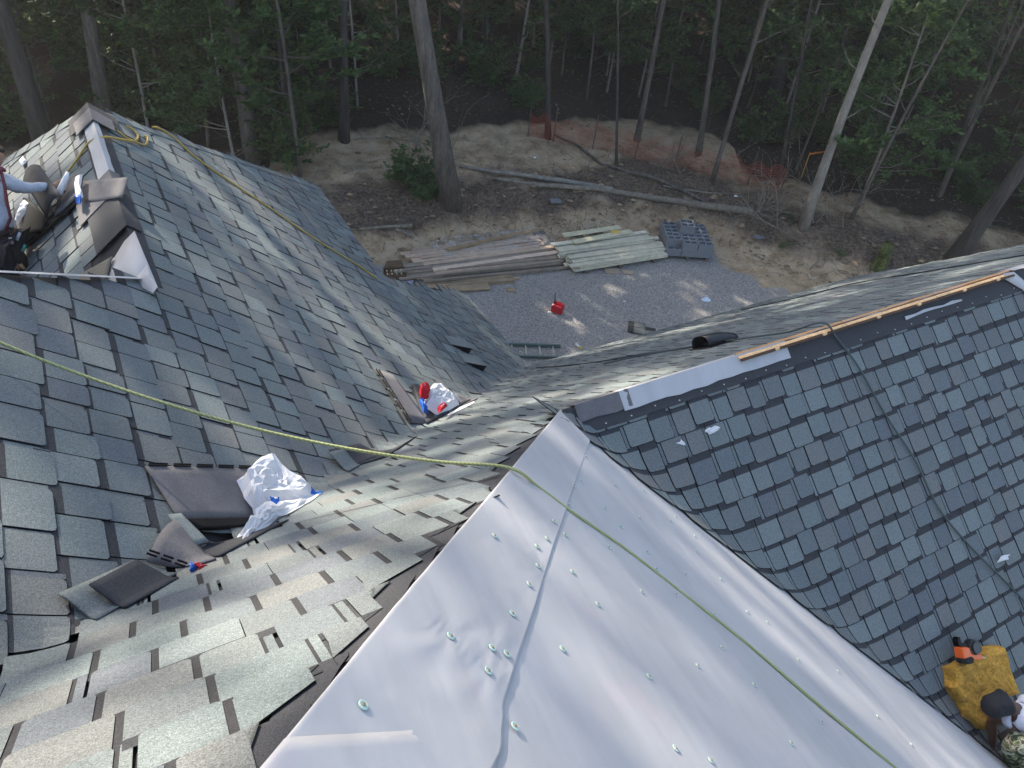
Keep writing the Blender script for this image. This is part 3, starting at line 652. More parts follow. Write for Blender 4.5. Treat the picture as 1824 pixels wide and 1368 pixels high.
for x, y, lab in ((814, 617, 'upper black slant vent'), (839, 648, 'lower black slant vent')):
    p = on('A', x, y, .0); n = NORM['A'][0].normalized(); dn = Vector((n.x, n.y, 0)); dn = (dn - n * dn.dot(n)).normalized(); sd_ = n.cross(dn)
    mm = Matrix(((sd_.x, dn.x, n.x, 0), (sd_.y, dn.y, n.y, 0), (sd_.z, dn.z, n.z, 0), (0, 0, 0, 1)))
    r = empty('slant_vent', p); r.parent = house; r['label'] = lab
    mb = MB(); a = [(-.11, .13, 0), (.11, .13, 0), (.11, .12, .10), (-.11, .12, .10), (-.10, -.2, .02), (.10, -.2, .02)]
    mb.add([mm @ Vector(v) for v in a], [(2, 3, 4, 5), (0, 3, 2, 1), (0, 4, 3), (1, 2, 5)], [PAL[0], (.008, .008, .008), (.01, .01, .01), (.01, .01, .01)]); mb.build('hood', M['shingle'], r)
    mb = MB(); mb.box((-.095, .131, .008), (.095, .135, .088), (.004, .004, .004), mm); mb.build('opening', M['rubber'], r)

# ------------------------------------------------------------------ ropes and hoses
def rope(name, pts, r_, col, label, cat, snap=None, k=8, m='rope'):
    p = catmull(pts, k)
    if snap: p = [Vector((q.x, q.y, snap(q) + r_ + .004)) for q in p]
    mb = MB(); o0 = p[0]; mb.tube([q - o0 for q in p], r_, 8, col); o = mb.build(name, M[m], None, True, o0); return tag(o, label, cat)
surf = lambda f, l: (lambda q: f(*w2en(q)) + l)
ga, gh = on('A', -60, 585, .06), on('W', 906, 833, .04)
pts = []
for t in [i / 8 for i in range(9)]:
    q = ga.lerp(gh, t); pts.append(q - Vector((0, 0, .34 * 4 * t * (1 - t) * .25 * 2)))
pts += [on('W', x, y, .032) for x, y in [(960, 868), (1012, 907), (1120, 982), (1220, 1060), (1330, 1146), (1450, 1248), (1600, 1372), (1720, 1475)]]
rope('safety_rope', pts, .0075, (.36, .38, .17), 'long olive green rope crossing the valley and the white sheeting', 'rope')
pts = [on('A', x, y, .03) for x, y in [(272, 226), (284, 229), (310, 245), (352, 283), (420, 330), (480, 370), (545, 415), (600, 450), (640, 474), (672, 497)]]
rope('air_hose', pts, .011, (.48, .32, .07), 'yellow hose running down the left slope from the ridge to the eave', 'hose')
pts = [on('L', x, y, .04) for x, y in [(121, 306), (140, 280), (152, 262), (163, 251)]] + [on('A', x, y, .05) for x, y in [(185, 244), (210, 247), (238, 251), (246, 243), (238, 232), (225, 224)]]
rope('air_hose', pts, .010, (.50, .35, .09), 'yellow hose looped over the peak from the roofer at left', 'hose')
pts = [on('A', x, y, .04) for x, y in [(186, 213), (200, 225), (222, 243), (245, 254), (258, 258), (263, 250), (261, 243), (257, 243)]]
rope('air_hose', pts, .010, (.46, .32, .10), 'short yellow hose end hooked below the looped hose', 'hose')
pts = [on('B', 1075, 648, .05), on('B', 1150, 632, .05), on('B', 1300, 606, .05), on('B', 1400, 592, .06)] + [en2w(ridge_e(1462), APEX[1] + .02, zR(0, APEX[1]) + .085)] + [on('R', x, y, .045) for x, y in [(1492, 604), (1530, 655), (1575, 735), (1630, 820), (1672, 905), (1730, 975), (1800, 1045), (1870, 1120)]]
rope('air_hose', pts, .0085, (.075, .10, .10), 'dark green hose draped over the long ridge and down the shaded slope', 'hose')
pts = [on('B', x, y, .035) for x, y in [(955, 655), (1010, 651), (1080, 642), (1150, 630), (1243, 617)]]
rope('cord', pts, .007, (.02, .025, .04), 'thin dark cord lying on the middle slope near the valley', 'cord')
pts = [on('B', x, y, .035) for x, y in [(1320, 552), (1420, 530), (1520, 505), (1640, 485), (1760, 465), (1850, 450)]]
rope('cord', pts, .008, (.02, .025, .03), 'black cord along the eave at the far right of the roof', 'cord')
pts = [on('L', x, y, .05) for x, y in [(58, 376), (48, 388), (36, 402), (27, 414)]]
rope('air_hose', pts, .008, (.5, .38, .06), 'short bit of yellow hose beside the roofer', 'hose')

# ------------------------------------------------------------------ loose shingles and flaps
def curved_sheet(name, face, quad, lifts, m, label, cat, col=(1, 1, 1), nx=8, ny=6, th=.008, bow=0.0, zf=None, slots=None, bowaxis='u'):
    """quad: 4 pixel corners in order; lifts at corners; bow: raised along an edge"""
    P = [on(face, x, y, l) for (x, y), l in zip(quad, lifts)]; o0 = P[0].copy(); vs = []
    for j in range(ny + 1):
        for i in range(nx + 1):
            u, v = i / nx, j / ny; q = (P[0] * (1 - u) + P[1] * u) * (1 - v) + (P[3] * (1 - u) + P[2] * u) * v
            c = u if bowaxis == 'u' else v
            q = q + Vector((0, 0, bow * 4 * c * (1 - c) + .004 * noise.noise(q * 5)))
            if zf: q.z = max(q.z, zf(q) + .03)
            vs.append(q - o0)
    mb = MB(); fs = [(j * (nx + 1) + i, j * (nx + 1) + i + 1, (j + 1) * (nx + 1) + i + 1, (j + 1) * (nx + 1) + i) for j in range(ny) for i in range(nx)]
    cs = [col] * len(fs)
    mb.add(vs, fs, cs); o = mb.build(name, M[m], None, True, o0); s = o.modifiers.new('t', 'SOLIDIFY'); s.thickness = th; s.offset = 0
    if label: tag(o, label, cat)
    return o, P
def glue_marks(parent, A, B, count, rows, w_=.0045, up=.006):
    d = (B - A); L_ = d.length
    for r_ in range(rows):
        for k in range(count):
            t = (k + .12 + .4 * (r_ % 2) * .3) / count; p = A + d * t; q = A + d * (t + .72 / count); off = NORM['A'][0].normalized() * up
            pr = Vector((0, 0, 1)).cross(d).normalized() * (.018 * r_)
            mb = MB(); mb.tube([p + off + pr - parent.location, q + off + pr - parent.location], w_, 5); mb.build('glue_dash', M['glue'], parent)
vz = lambda q: max(zAb(*w2en(q)), -99)
o, P = curved_sheet('loose_shingle', 'A', [(258, 830), (455, 835), (447, 925), (318, 925)], (.05, .05, .04, .035), 'shback', 'upside down shingle strip lying above the big white wrapper', 'shingle', zf=vz)
glue_marks(o, P[0] + Vector((0, 0, .0)), P[1], 5, 2)
o2, P2 = curved_sheet('loose_shingle', 'A', [(322, 925), (448, 925), (452, 938), (352, 942)], (.05, .05, .06, .05), 'glue', 'thin stack of shingle edges showing black glue under the upside down strip', 'shingle', zf=vz, th=.02)
curved_sheet('loose_shingle', 'A', [(300, 917), (322, 915), (372, 965), (336, 975)], (.06, .06, .10, .08), 'shingle', 'pale green shingle tab sticking up beside the red wrapper', 'shingle', PAL[3], zf=vz)
o, P = curved_sheet('loose_shingle', 'A', [(262, 1000), (318, 925), (392, 1022), (358, 1028)], (.05, .05, .10, .06), 'shback', 'curled grey shingle strip with glue dashes along its lower edge', 'shingle', zf=vz, bow=.05, bowaxis='u')
glue_marks(o, P[0] + Vector((0, 0, .05)), P[3] + Vector((0, 0, .03)), 4, 2)
o, P = curved_sheet('loose_shingle', 'A', [(336, 975), (372, 965), (520, 965), (398, 1020)], (.08, .10, .10, .08), 'blackfelt', 'dark shingle piece curling across the valley under the white wrapper', 'shingle', zf=vz, bow=-.03)
curved_sheet('loose_shingle', 'A', [(104, 1058), (236, 1000), (320, 1038), (180, 1122)], (.05, .05, .05, .05), 'shingle', 'cut shingle with a dark upper half laid across the lower valley', 'shingle', PAL[4], zf=vz, bow=.03, bowaxis='v')
curved_sheet('loose_shingle', 'A', [(158, 1040), (243, 998), (322, 1041), (228, 1092)], (.12, .11, .12, .11), 'blackfelt', 'dark square shingle scrap on top of the lower valley shingle', 'shingle', zf=vz)
curved_sheet('loose_shingle', 'A', [(586, 802), (640, 790), (700, 822), (636, 835)], (.05, .05, .05, .05), 'blackfelt', 'dark shingle corner lying in the valley under the green rope', 'shingle', zf=vz)
curved_sheet('loose_shingle', 'A', [(586, 806), (612, 800), (642, 834), (622, 845)], (.08, .08, .08, .08), 'shingle', 'pale green scrap resting on the dark valley shingle', 'shingle', PAL[0], zf=vz)
curved_sheet('loose_shingle', 'A', [(636, 835), (720, 815), (742, 800), (690, 842)], (.06, .06, .06, .06), 'blackfelt', 'curved dark flap beside the green rope in the valley', 'shingle', zf=vz, bow=-.02)
o, P = curved_sheet('loose_shingle', 'A', [(668, 656), (700, 668), (768, 757), (728, 752)], (.06, .06, .06, .05), 'shback', 'long upside down shingle strip uphill of the small wrapper pile', 'shingle', zf=vz)
glue_marks(o, P[0], P[3], 5, 2, .007)
curved_sheet('loose_shingle', 'A', [(735, 685), (760, 690), (838, 722), (760, 762)], (.05, .05, .06, .05), 'blackfelt', 'black shingle bundle under the small wrapper pile', 'shingle', zf=vz, th=.03)
curved_sheet('loose_shingle', 'A', [(810, 700), (838, 712), (850, 722), (826, 728)], (.10, .08, .08, .09), 'shback', 'brown grey shingle scrap right of the small wrapper pile', 'shingle', zf=vz)
curved_sheet('loose_shingle', 'A', [(60, 398), (60, 398), (60, 398), (60, 398)], (0, 0, 0, 0), 'shback', None, None)[0].name = 'tmp'
bpy.data.objects.remove(bpy.data.objects['tmp'])
# far slope
curved_sheet('loose_shingle', 'L', [(42, 322), (71, 295), (110, 350), (84, 388)], (.22, .30, .22, .08), 'blackfelt', 'black backed shingle held up bent in the hand of the roofer', 'shingle', bow=.06, th=.01)
curved_sheet('loose_shingle', 'L', [(42, 352), (84, 390), (78, 412), (40, 438)], (.14, .10, .07, .06), 'glue', 'black shingle edge curling down below the held shingle', 'shingle', bow=.04, th=.01)
curved_sheet('loose_shingle', 'L', [(30, 392), (72, 376), (80, 404), (42, 436)], (.08, .09, .06, .06), 'shback', 'olive grey shingle lying by the knee of the roofer', 'shingle', th=.02)
curved_sheet('loose_shingle', 'L', [(76, 396), (140, 350), (144, 358), (46, 442)], (.06, .06, .05, .05), 'glue', 'long dark shingle edge running up to the white and blue tube', 'shingle', th=.02)
curved_sheet('loose_shingle', 'L', [(108, 322), (136, 312), (140, 350), (98, 385)], (.09, .08, .08, .08), 'shback', 'grey shingle sheet under the white and blue tube', 'shingle')
curved_sheet('loose_shingle', 'L', [(148, 322), (228, 316), (218, 352), (150, 362)], (.05, .055, .055, .05), 'shback', 'wide cap shingle with a dark end across the far ridge', 'shingle', PAL[5])
curved_sheet('loose_shingle', 'L', [(145, 488), (200, 457), (188, 500), (140, 502)], (.05, .07, .06, .05), 'shingle', 'tan grey shingle scrap leaning on the white patch', 'shingle', (.17, .155, .12))
# ------------------------------------------------------------------ crumpled wrappers
def crumple(name, face, outline, label, cat, lift=.05, h=.10, cols=None, seed=1, zf=None, dens=7, m='wrap'):
    """pleated film: outline pixels fan to several inner rings, ridged noise"""
    rr = random.Random(seed); P = [on(face, x, y, lift) for x, y in outline]; P = [a for i in range(len(P)) for a in (P[i], P[i].lerp(P[(i + 1) % len(P)], .5) + Vector((rr.uniform(-.01, .01), rr.uniform(-.01, .01), 0)))]
    c = sum(P, Vector()) / len(P); o0 = c.copy(); vs = []; k = len(P)
    for j in range(dens):
        t = 1 - j / dens
        for i in range(k):
            q = c.lerp(P[i], t); nz = abs(noise.noise(q * 9 + Vector((seed, 0, 0)))) + .5 * abs(noise.noise(q * 22)) + .15 * noise.noise(q * 50)
            q = q + Vector((rr.uniform(-.008, .008), rr.uniform(-.008, .008), h * (sm(0, .35, 1 - t) * (1.1 - .9 * nz) + .35 * nz)))
            if zf: q.z = max(q.z, zf(q) + .03)
            vs.append(q - o0)
    vs.append(Vector((0, 0, h * .7)))
    fs = []; cs = []
    for j in range(dens - 1):
        for i in range(k):
            i2 = (i + 1) % k; fs.append((j * k + i, j * k + i2, (j + 1) * k + i2, (j + 1) * k + i)); cs.append(cols(i / k, j / dens) if cols else (.85, .86, .88))
    for i in range(k): fs.append(((dens - 1) * k + i, (dens - 1) * k + (i + 1) % k, dens * k)); cs.append((.85, .86, .88))
    mb = MB(); mb.add(vs, fs, cs); o = mb.build(name, M[m], None, False, o0); return tag(o, label, cat)
WH, BL, RD = (.82, .83, .86), (.03, .16, .62), (.55, .02, .04)
w1 = empty('plastic_wrapper', on('A', 500, 900, .05), 'big crumpled white plastic shingle wrapper with blue and red print', 'wrapper')
def child_of(o, p):
    o.parent = p; o.location = o.location - p.location
    for k_ in ('label', 'category', 'group'):
        if k_ in o: del o[k_]
    return o
child_of(crumple('film', 'A', [(425, 862), (448, 833), (478, 817), (492, 818), (528, 858), (560, 884), (575, 896), (560, 912), (520, 905), (480, 915), (455, 918), (438, 895)], '', '', .05, .13, lambda u, v: BL if (.42 < u < .52 and v < .15) else (RD if (u > .97 and v < .10) else WH), 3, vz, 9), w1)
child_of(crumple('film', 'A', [(455, 920), (478, 905), (530, 900), (572, 900), (540, 930), (500, 945), (470, 975), (430, 1000), (418, 1003), (440, 975), (422, 968), (440, 950)], '', '', .07, .12, None, 4, vz, 8), w1)
child_of(crumple('print_mark', 'A', [(478, 884), (488, 884), (500, 894), (492, 897)], '', '', .24, .01, lambda u, v: BL, 5, vz, 2), w1)
child_of(crumple('print_mark', 'A', [(562, 884), (574, 884), (577, 896), (566, 893)], '', '', .12, .02, lambda u, v: (.03, .14, .4), 6, vz, 2), w1)
w2 = empty('plastic_wrapper', on('A', 790, 715, .05), 'smaller pile of white red and blue plastic wrappers in the upper valley', 'wrapper')
child_of(crumple('film', 'A', [(772, 685), (784, 684), (800, 698), (816, 712), (822, 728), (802, 738), (778, 742), (756, 728), (758, 704)], '', '', .08, .09, lambda u, v: WH, 7, vz, 6), w2)
child_of(crumple('film', 'A', [(746, 700), (756, 692), (768, 700), (764, 712), (750, 710)], '', '', .12, .12, lambda u, v: RD if v < .7 else WH, 8, vz, 4), w2)
child_of(crumple('film', 'A', [(746, 718), (756, 714), (764, 738), (754, 738)], '', '', .08, .08, lambda u, v: BL, 9, vz, 4), w2)
child_of(crumple('film', 'A', [(798, 742), (820, 730), (844, 728), (842, 736), (815, 748), (798, 752)], '', '', .08, .07, None, 10, vz, 4), w2)
child_of(crumple('film', 'A', [(778, 730), (792, 720), (796, 724), (784, 736)], '', '', .22, .04, lambda u, v: RD, 11, vz, 3), w2)
w3 = empty('plastic_wrapper', on('A', 356, 1018, .08), 'small torn red and blue wrapper scrap on the curled shingle', 'wrapper')
child_of(crumple('film', 'A', [(348, 1012), (362, 1009), (378, 1018), (368, 1024), (352, 1028)], '', '', .14, .05, lambda u, v: RD, 12, None, 4), w3)
child_of(crumple('film', 'A', [(340, 1012), (345, 1008), (348, 1020), (342, 1022)], '', '', .15, .03, lambda u, v: BL, 13, None, 3), w3)
crumple('plastic_scrap', 'R', [(1256, 770), (1262, 764), (1282, 761), (1280, 768), (1264, 775)], 'crumpled clear scrap on the shaded slope below the ridge', 'scrap', .04, .03, None, 14, None, 3)
crumple('plastic_scrap', 'R', [(1202, 790), (1214, 782), (1222, 793)], 'tiny pointed white scrap near the top left of the shaded slope', 'scrap', .04, .01, None, 15, None, 3)
crumple('plastic_scrap', 'R', [(1776, 1000), (1782, 992), (1799, 988), (1796, 996), (1780, 1003)], 'crumpled silver scrap beside the dark hose at far right', 'scrap', .04, .03, None, 16, None, 3)
crumple('plastic_scrap', 'L', [(36, 288), (44, 282), (46, 292), (40, 296)], 'small white scrap high on the far left slope', 'scrap', .04, .04, None, 17, None, 3)
tb = empty('sealant_tube', on('L', 142, 340, .1), 'white tube of plastic film with a blue tip on the far left slope', 'tube')
child_of(crumple('film', 'L', [(135, 318), (146, 313), (148, 352), (140, 362), (136, 352)], '', '', .12, .05, None, 18, None, 4), tb)
child_of(crumple('tip', 'L', [(136, 352), (147, 352), (145, 366), (136, 364)], '', '', .12, .05, lambda u, v: BL, 19, None, 3), tb)
crumple('plastic_wrapper', 'L', [(28, 392), (40, 368), (48, 360), (58, 368), (44, 386), (30, 400)], 'white wrapper strip between the roofer and the black bundle', 'wrapper', .12, .06, None, 20, None, 4)
# ------------------------------------------------------------------ things in the yard
def frame(p, yaw): return Matrix.Translation(p) @ Matrix.Rotation(yaw, 4, 'Z')
def gdir(a, b): v = gp(*b) - gp(*a); return math.atan2(v.y, v.x)
def boxthing(name, p, yaw, dims, col, m, label, cat, group=None, tilt=0, roll=0):
    mb = MB(); l, w_, h = dims; mb.box((-l / 2, -w_ / 2, 0), (l / 2, w_ / 2, h), col); o = mb.build(name, M[m]); o.location = p
    o.rotation_euler = (roll, tilt, yaw); return tag(o, label, cat, group)
# concrete blocks on a pallet
pc = gp(1216, 446); pc.z = ground_z(pc.x, pc.y); pyaw = gdir((1185, 452), (1250, 456)) - .02
pal = empty('pallet', pc, 'low wooden pallet under the stack of grey concrete blocks', 'pallet'); pal.rotation_euler.z = pyaw
for i in range(7): mb = MB(); mb.box((-.60, -.52 + i * .165, .10), (.60, -.43 + i * .165, .12), (.20, .16, .12)); mb.build('slat', M['wood'], pal)
for i in range(3): mb = MB(); mb.box((-.58 + i * .54, -.52, 0), (-.50 + i * .54, .56, .098), (.16, .13, .10)); mb.build('runner', M['wood'], pal)
def block_mesh(half=False):
    L_, W_, H_ = (.2 if half else .39), .19, .19; t = .032; nx = 1 if half else 2
    xs = [-L_ / 2]; cw = (L_ - t * (nx + 1)) / nx
    for i in range(nx): xs += [xs[-1] + t, xs[-1] + t + cw]
    xs.append(L_ / 2); ys = [-W_ / 2, -W_ / 2 + t, W_ / 2 - t, W_ / 2]; mb = MB()
    for i in range(len(xs) - 1):
        for j in range(3):
            if j == 1 and i % 2 == 1: continue
            mb.box((xs[i], ys[j], 0), (xs[i + 1], ys[j + 1], H_))
    return mb.mesh('concrete_block', M['concrete'])
bmesh_ = block_mesh(); R2 = random.Random(3)
for lay in range(3):
    for i in range(3):
        for j in range(6):
            if lay == 2 and not (i == 1 and j in (3, 4)): continue
            if lay == 1 and (i, j) in ((0, 0),): continue
            x, y = -.40 + i * .40, -.47 + j * .195
            o = bpy.data.objects.new('concrete_block', bmesh_); C.objects.link(o)
            q = frame(pc, pyaw) @ Vector((x + R2.uniform(-.008, .008), y, .122 + lay * .192)); o.location = q; o.rotation_euler.z = pyaw + R2.uniform(-.015, .015)
            if lay == 2: tag(o, 'grey concrete block on the very top of the pallet stack', 'concrete block', 'top blocks of the pallet stack')
            else: tag(o, ('grey hollow block in the bottom layer on the pallet', 'grey hollow block in the second layer of the pallet stack')[lay], 'concrete block', ('bottom layer of blocks', 'second layer of blocks')[lay])
# pale yellow lumber stack
def board_pile(a, b, width, layers, cols, L_, th, w_, name, label, group, cat, seed, jx=.12, jy=.0, z0=.06, jit_yaw=.01, skip=0):
    rr = random.Random(seed); pa, pb = gp(*a), gp(*b); yaw = math.atan2(pb.y - pa.y, pb.x - pa.x); c = (pa + pb) / 2; c.z = min(ground_z(c.x, c.y), .08)
    nrow = int(width / (w_ + .006))
    for k in range(layers):
        for j in range(nrow):
            if rr.random() < skip * (k >= layers - 2): continue
            ll = L_ * rr.uniform(.86, 1.0); q = frame(c, yaw) @ Vector((rr.uniform(-jx, jx), -width / 2 + (j + .5) * (w_ + .006) + rr.uniform(-jy, jy), z0 + k * (th + .004)))
            col = cols[rr.randrange(len(cols))]
            lv = ('bottom', 'second', 'third', 'fourth', 'fifth', 'sixth')[k] if k < layers - 1 else 'top'; boxthing(name, q, yaw + rr.uniform(-jit_yaw, jit_yaw) * (1 + 1.5 * (k == layers - 1)), (ll, w_, th), jit(col, rr, .08), 'wood', label + ', ' + lv + ' layer', cat, group + ', ' + lv + ' layer')
    return frame(c, yaw)
YEL = [(.60, .56, .42), (.66, .62, .48), (.54, .51, .39), (.70, .66, .52)]
fr = board_pile((1003, 470), (1165, 446), 1.15, 6, YEL, 2.9, .030, .135, 'lumber_board', 'pale yellow board in the neat stack on the gravel', 'pale yellow boards in the stack beside the blocks', 'board', 21, .10, .02, .09, .012, .45)
for k in range(3):
    q = fr @ Vector((-1.0 + k * 1.0, 0, 0)); boxthing('stack_bearer', q, math.atan2(fr[1][0], fr[0][0]) + 1.57, (1.2, .09, .085), (.13, .11, .09), 'wood', ('left', 'middle', 'right')[k] + ' wooden bearer under the pale yellow board stack', 'bearer')
for (a, b, c, dx) in [((1018, 452), (1120, 432), 'pale board lying askew on top of the yellow stack', .31), ((1000, 440), (1100, 425), 'second askew pale board at the back of the yellow stack', .30)]:
    pa, pb = gp(*a), gp(*b); m_ = (pa + pb) / 2; m_.z = .32; boxthing('lumber_board', m_, math.atan2(pb.y - pa.y, pb.x - pa.x), ((pb - pa).length, .19, .02), (.62, .58, .40), 'wood', c, 'board')
m_ = gp(1092, 434); m_.z = .34; boxthing('paper_tag', m_, .3, (.22, .16, .004), (.75, .52, .12), 'plain', 'orange yellow card lying on the pale board stack', 'card')
# brown and pink lumber under plastic sheeting
PNK = [(.52, .38, .28), (.60, .45, .33), (.48, .36, .27), (.64, .50, .38)]
GRY = [(.26, .21, .165), (.31, .26, .205), (.21, .175, .14), (.34, .28, .21)]
fr2 = board_pile((735, 478), (985, 446), 1.30, 4, PNK, 3.7, .036, .135, 'lumber_board', 'pinkish board in the stack under clear plastic sheeting', 'pinkish boards under the clear sheeting', 'board', 22, .25, .01, .04, .008, .3)
fr3 = board_pile((700, 497), (990, 467), .52, 4, GRY, 4.4, .036, .12, 'lumber_board', 'weathered brown board at the front of the covered stack', 'weathered boards in front of the pink stack', 'board', 23, .15, .01, .03, .012, .25)
board_pile((790, 509), (915, 500), .28, 2, [(.34, .26, .17), (.30, .23, .15)], 1.9, .035, .13, 'lumber_board', 'tan board in the low pile nearest the roof', 'tan boards in the low front pile', 'board', 24, .1, .01, .0, .02)
boxthing('plywood_sheet', gp(800, 515) + Vector((0, 0, .03)), gdir((735, 517), (870, 507)), (1.9, .46, .03), (.36, .27, .17), 'wood', 'tan plywood strip lying at the front of the lumber by the roof edge', 'plywood')
boxthing('wood_offcut', gp(909, 519) + Vector((0, 0, .0)), .1, (.22, .14, .035), (.34, .26, .17), 'wood', 'small tan offcut lying on gravel before the front pile', 'offcut')
pa, pb = gp(795, 461), gp(968, 415); d_ = pb - pa
o = board3(pa + Vector((0, 0, .25)), pb + Vector((0, 0, .12)), .12, .035, 'lumber_board', M['wood'], None, (.33, .23, .13)); tag(o, 'long single brown plank angled over the back of the covered stack', 'board')
pa, pb = gp(755, 512), gp(1015, 480)
o = board3(pa + Vector((0, 0, .14)), pb + Vector((0, 0, .06)), .07, .05, 'timber_post', M['wood'], None, (.25, .215, .17)); tag(o, 'long thin grey timber sticking out right of the weathered stack', 'timber')
# clear sheeting draped over the stack
def drape(name, fr_, L_, W_, z, label, cat, seed, m='clearwrap', amp=.07):
    mb = MB(); nx, ny = 46, 18; vs = []
    for j in range(ny + 1):
        for i in range(nx + 1):
            x = (i / nx - .5) * L_; y = (j / ny - .5) * W_; e_ = max(abs(x) / (L_ / 2), abs(y) / (W_ / 2))
            q = fr_ @ Vector((x + .06 * noise.noise(Vector((x * 3, y * 3, seed))), y + .08 * noise.noise(Vector((x * 2, y * 2, seed + 4))), z * (1 - sm(.82, 1, e_)) + .02 + amp * abs(noise.noise(Vector((x * 3.2, y * 4.5, seed)))) + amp * .5 * abs(noise.noise(Vector((x * 9, y * 9, seed))))))
            vs.append(q - fr_.translation)
    mb.add(vs, [(j * (nx + 1) + i, j * (nx + 1) + i + 1, (j + 1) * (nx + 1) + i + 1, (j + 1) * (nx + 1) + i) for j in range(ny) for i in range(nx)])
    o = mb.build(name, M[m], None, False, fr_.translation); return tag(o, label, cat)
f4 = fr2 @ Matrix.Translation((.35, .42, 0)); drape('plastic_sheeting', f4, 3.5, 1.05, .20, 'crumpled clear plastic sheeting draped over the pinkish lumber', 'plastic sheet', 3)
# box with tubes, paper
bx = gp(703, 497); cb = empty('cardboard_box', bx, 'open brown cardboard box with small bottles at the end of the lumber', 'box'); cb.rotation_euler.z = .3
for a, b, nme in [((-.25, -.18, 0), (.25, .18, .01), 'base'), ((-.25, -.18, .01), (-.24, .18, .2), 'side'), ((.24, -.18, .01), (.25, .18, .2), 'side'), ((-.24, .17, .01), (.24, .18, .2), 'side'), ((-.24, -.18, .01), (.24, -.17, .2), 'side')]:
    mb = MB(); mb.box(a, b, (.12, .08, .05)); mb.build(nme, M['wood'], cb)
mb = MB(); mb.add([(-.24, .18, .2), (.24, .18, .2), (.2, .30, .32), (-.15, .32, .30)], [(0, 1, 2, 3)], (.13, .085, .05)); mb.build('flap', M['wood'], cb)
for k in range(8):
    o = empty('bottle', cb.matrix_basis @ Vector((-.18 + (k % 4) * .11, -.09 + (k // 4) * .14, .02)), 'small bottle with a cream cap inside the open cardboard box', 'bottle', 'bottles in the cardboard box')
    mb = MB(); mb.tube([(0, 0, 0), (0, 0, .13), (0, 0, .15)], [.03, .03, .012], 8, (.2, .1, .05)); mb.build('bottle_body', M['plastic'], o)
    mb = MB(); mb.tube([(0, 0, .15), (0, 0, .18)], .017, 8, (.75, .68, .4)); mb.build('cap', M['plastic'], o)
boxthing('plastic_tray', gp(714, 500) + Vector((.12, -.08, 0)), .5, (.35, .2, .06), (.5, .5, .66), 'plastic', 'pale lilac tray beside the cardboard box', 'tray')
mb = MB(); vs = []
for j in range(5):
    for i in range(5): vs.append(Vector((i * .11 - .22, j * .075 - .15, .03 + .02 * math.sin(i * 1.3) + .02 * math.sin(j + i))))
mb.add(vs, [(j * 5 + i, j * 5 + i + 1, (j + 1) * 5 + i + 1, (j + 1) * 5 + i) for j in range(4) for i in range(4)], (.72, .76, .80))
o = mb.build('paper_sheet', M['plain']); o.location = gp(722, 515); o.rotation_euler.z = .5; tag(o, 'white printed paper sheet on the ground beside the roof eave', 'paper')
mb = MB();
for k in range(5): mb.box((-.16, -.1 + k * .045, .062), (.12 - .04 * (k % 2), -.09 + k * .045, .064), (.25, .30, .38))
mb.build('printed_line', M['plain'], o)
# gas can
g0 = gp(992, 556); gc = empty('gas_can', g0, 'red plastic fuel can with a black spout standing on gravel', 'fuel can'); gc.rotation_euler.z = -.35
def rbox(mb, a, b, r_, col):
    x0, y0, z0 = a; x1, y1, z1 = b; vs = []
    for z, i_ in ((z0, r_), (z0 + r_, 0), (z1 - r_, 0), (z1, r_)):
        for (x, y, sx, sy) in ((x0, y0, 1, 1), (x1, y0, -1, 1), (x1, y1, -1, -1), (x0, y1, 1, -1)):
            c1 = (x + sx * (i_ + r_), y + sy * i_); c2 = (x + sx * i_, y + sy * (i_ + r_))
            vs += ([(*c2, z), (*c1, z)] if (sx, sy) in ((1, 1), (-1, -1)) else [(*c1, z), (*c2, z)])
    fs = [tuple(range(8))[::-1], tuple(range(24, 32))] + [(i * 8 + k, i * 8 + (k + 1) % 8, (i + 1) * 8 + (k + 1) % 8, (i + 1) * 8 + k) for i in range(3) for k in range(8)]
    mb.add(vs, fs, col)
mb = MB(); rbox(mb, (-.14, -.10, 0), (.14, .10, .23), .03, (.50, .012, .02)); mb.build('can_body', M['plastic'], gc, False)
mb = MB(); mb.tube([(-.11, 0, .22), (-.08, 0, .275), (.06, 0, .275), (.10, 0, .22)], .016, 8, (.46, .012, .02)); mb.build('handle', M['plastic'], gc, True)
mb = MB(); mb.tube([(-.09, 0, .225), (-.09, 0, .27)], .032, 10, (.015, .015, .015)); mb.tube([(-.09, 0, .27), (-.10, .01, .36), (-.12, .02, .48)], [.014, .012, .009], 8, (.015, .015, .015)); mb.build('spout', M['plastic'], gc, True)
crg = gp(980, 556); crumple('paper_scrap', 'A', [(0, 0), (10, 0), (5, 8)], 'x', 'scrap') if False else None
def litter_bit(px, py, sz, col, label, cat='scrap', h=.03, seed=0, m='plain'):
    rr = random.Random(seed + px); o0 = gp(px, py); k = 9; vs = []
    for j in range(3):
        for i in range(k):
            a = 2 * math.pi * i / k; r_ = sz * (1 - j * .36) * rr.uniform(.7, 1.1); vs.append((r_ * math.cos(a), r_ * .6 * math.sin(a), .004 + h * j * .5 * rr.uniform(.6, 1.4)))
    fs = [(j * k + i, j * k + (i + 1) % k, (j + 1) * k + (i + 1) % k, (j + 1) * k + i) for j in range(2) for i in range(k)] + [tuple(2 * k + i for i in range(k))]
    mb = MB(); mb.add(vs, fs, col); o = mb.build('ground_scrap', M[m]); o.location = o0 + Vector((0, 0, .004)); return tag(o, label, cat)
litter_bit(980, 557, .08, (.75, .74, .66), 'white paper scrap leaning by the red fuel can')
litter_bit(1258, 535, .15, (.66, .76, .86), 'pale blue white plastic bag flat on the gravel', 'plastic bag', .06)
litter_bit(1112, 538, .05, (.8, .8, .8), 'tiny white scrap in the middle of the gravel')
litter_bit(1310, 352, .08, (.75, .78, .8), 'white scrap in the dark brush above the fallen log')
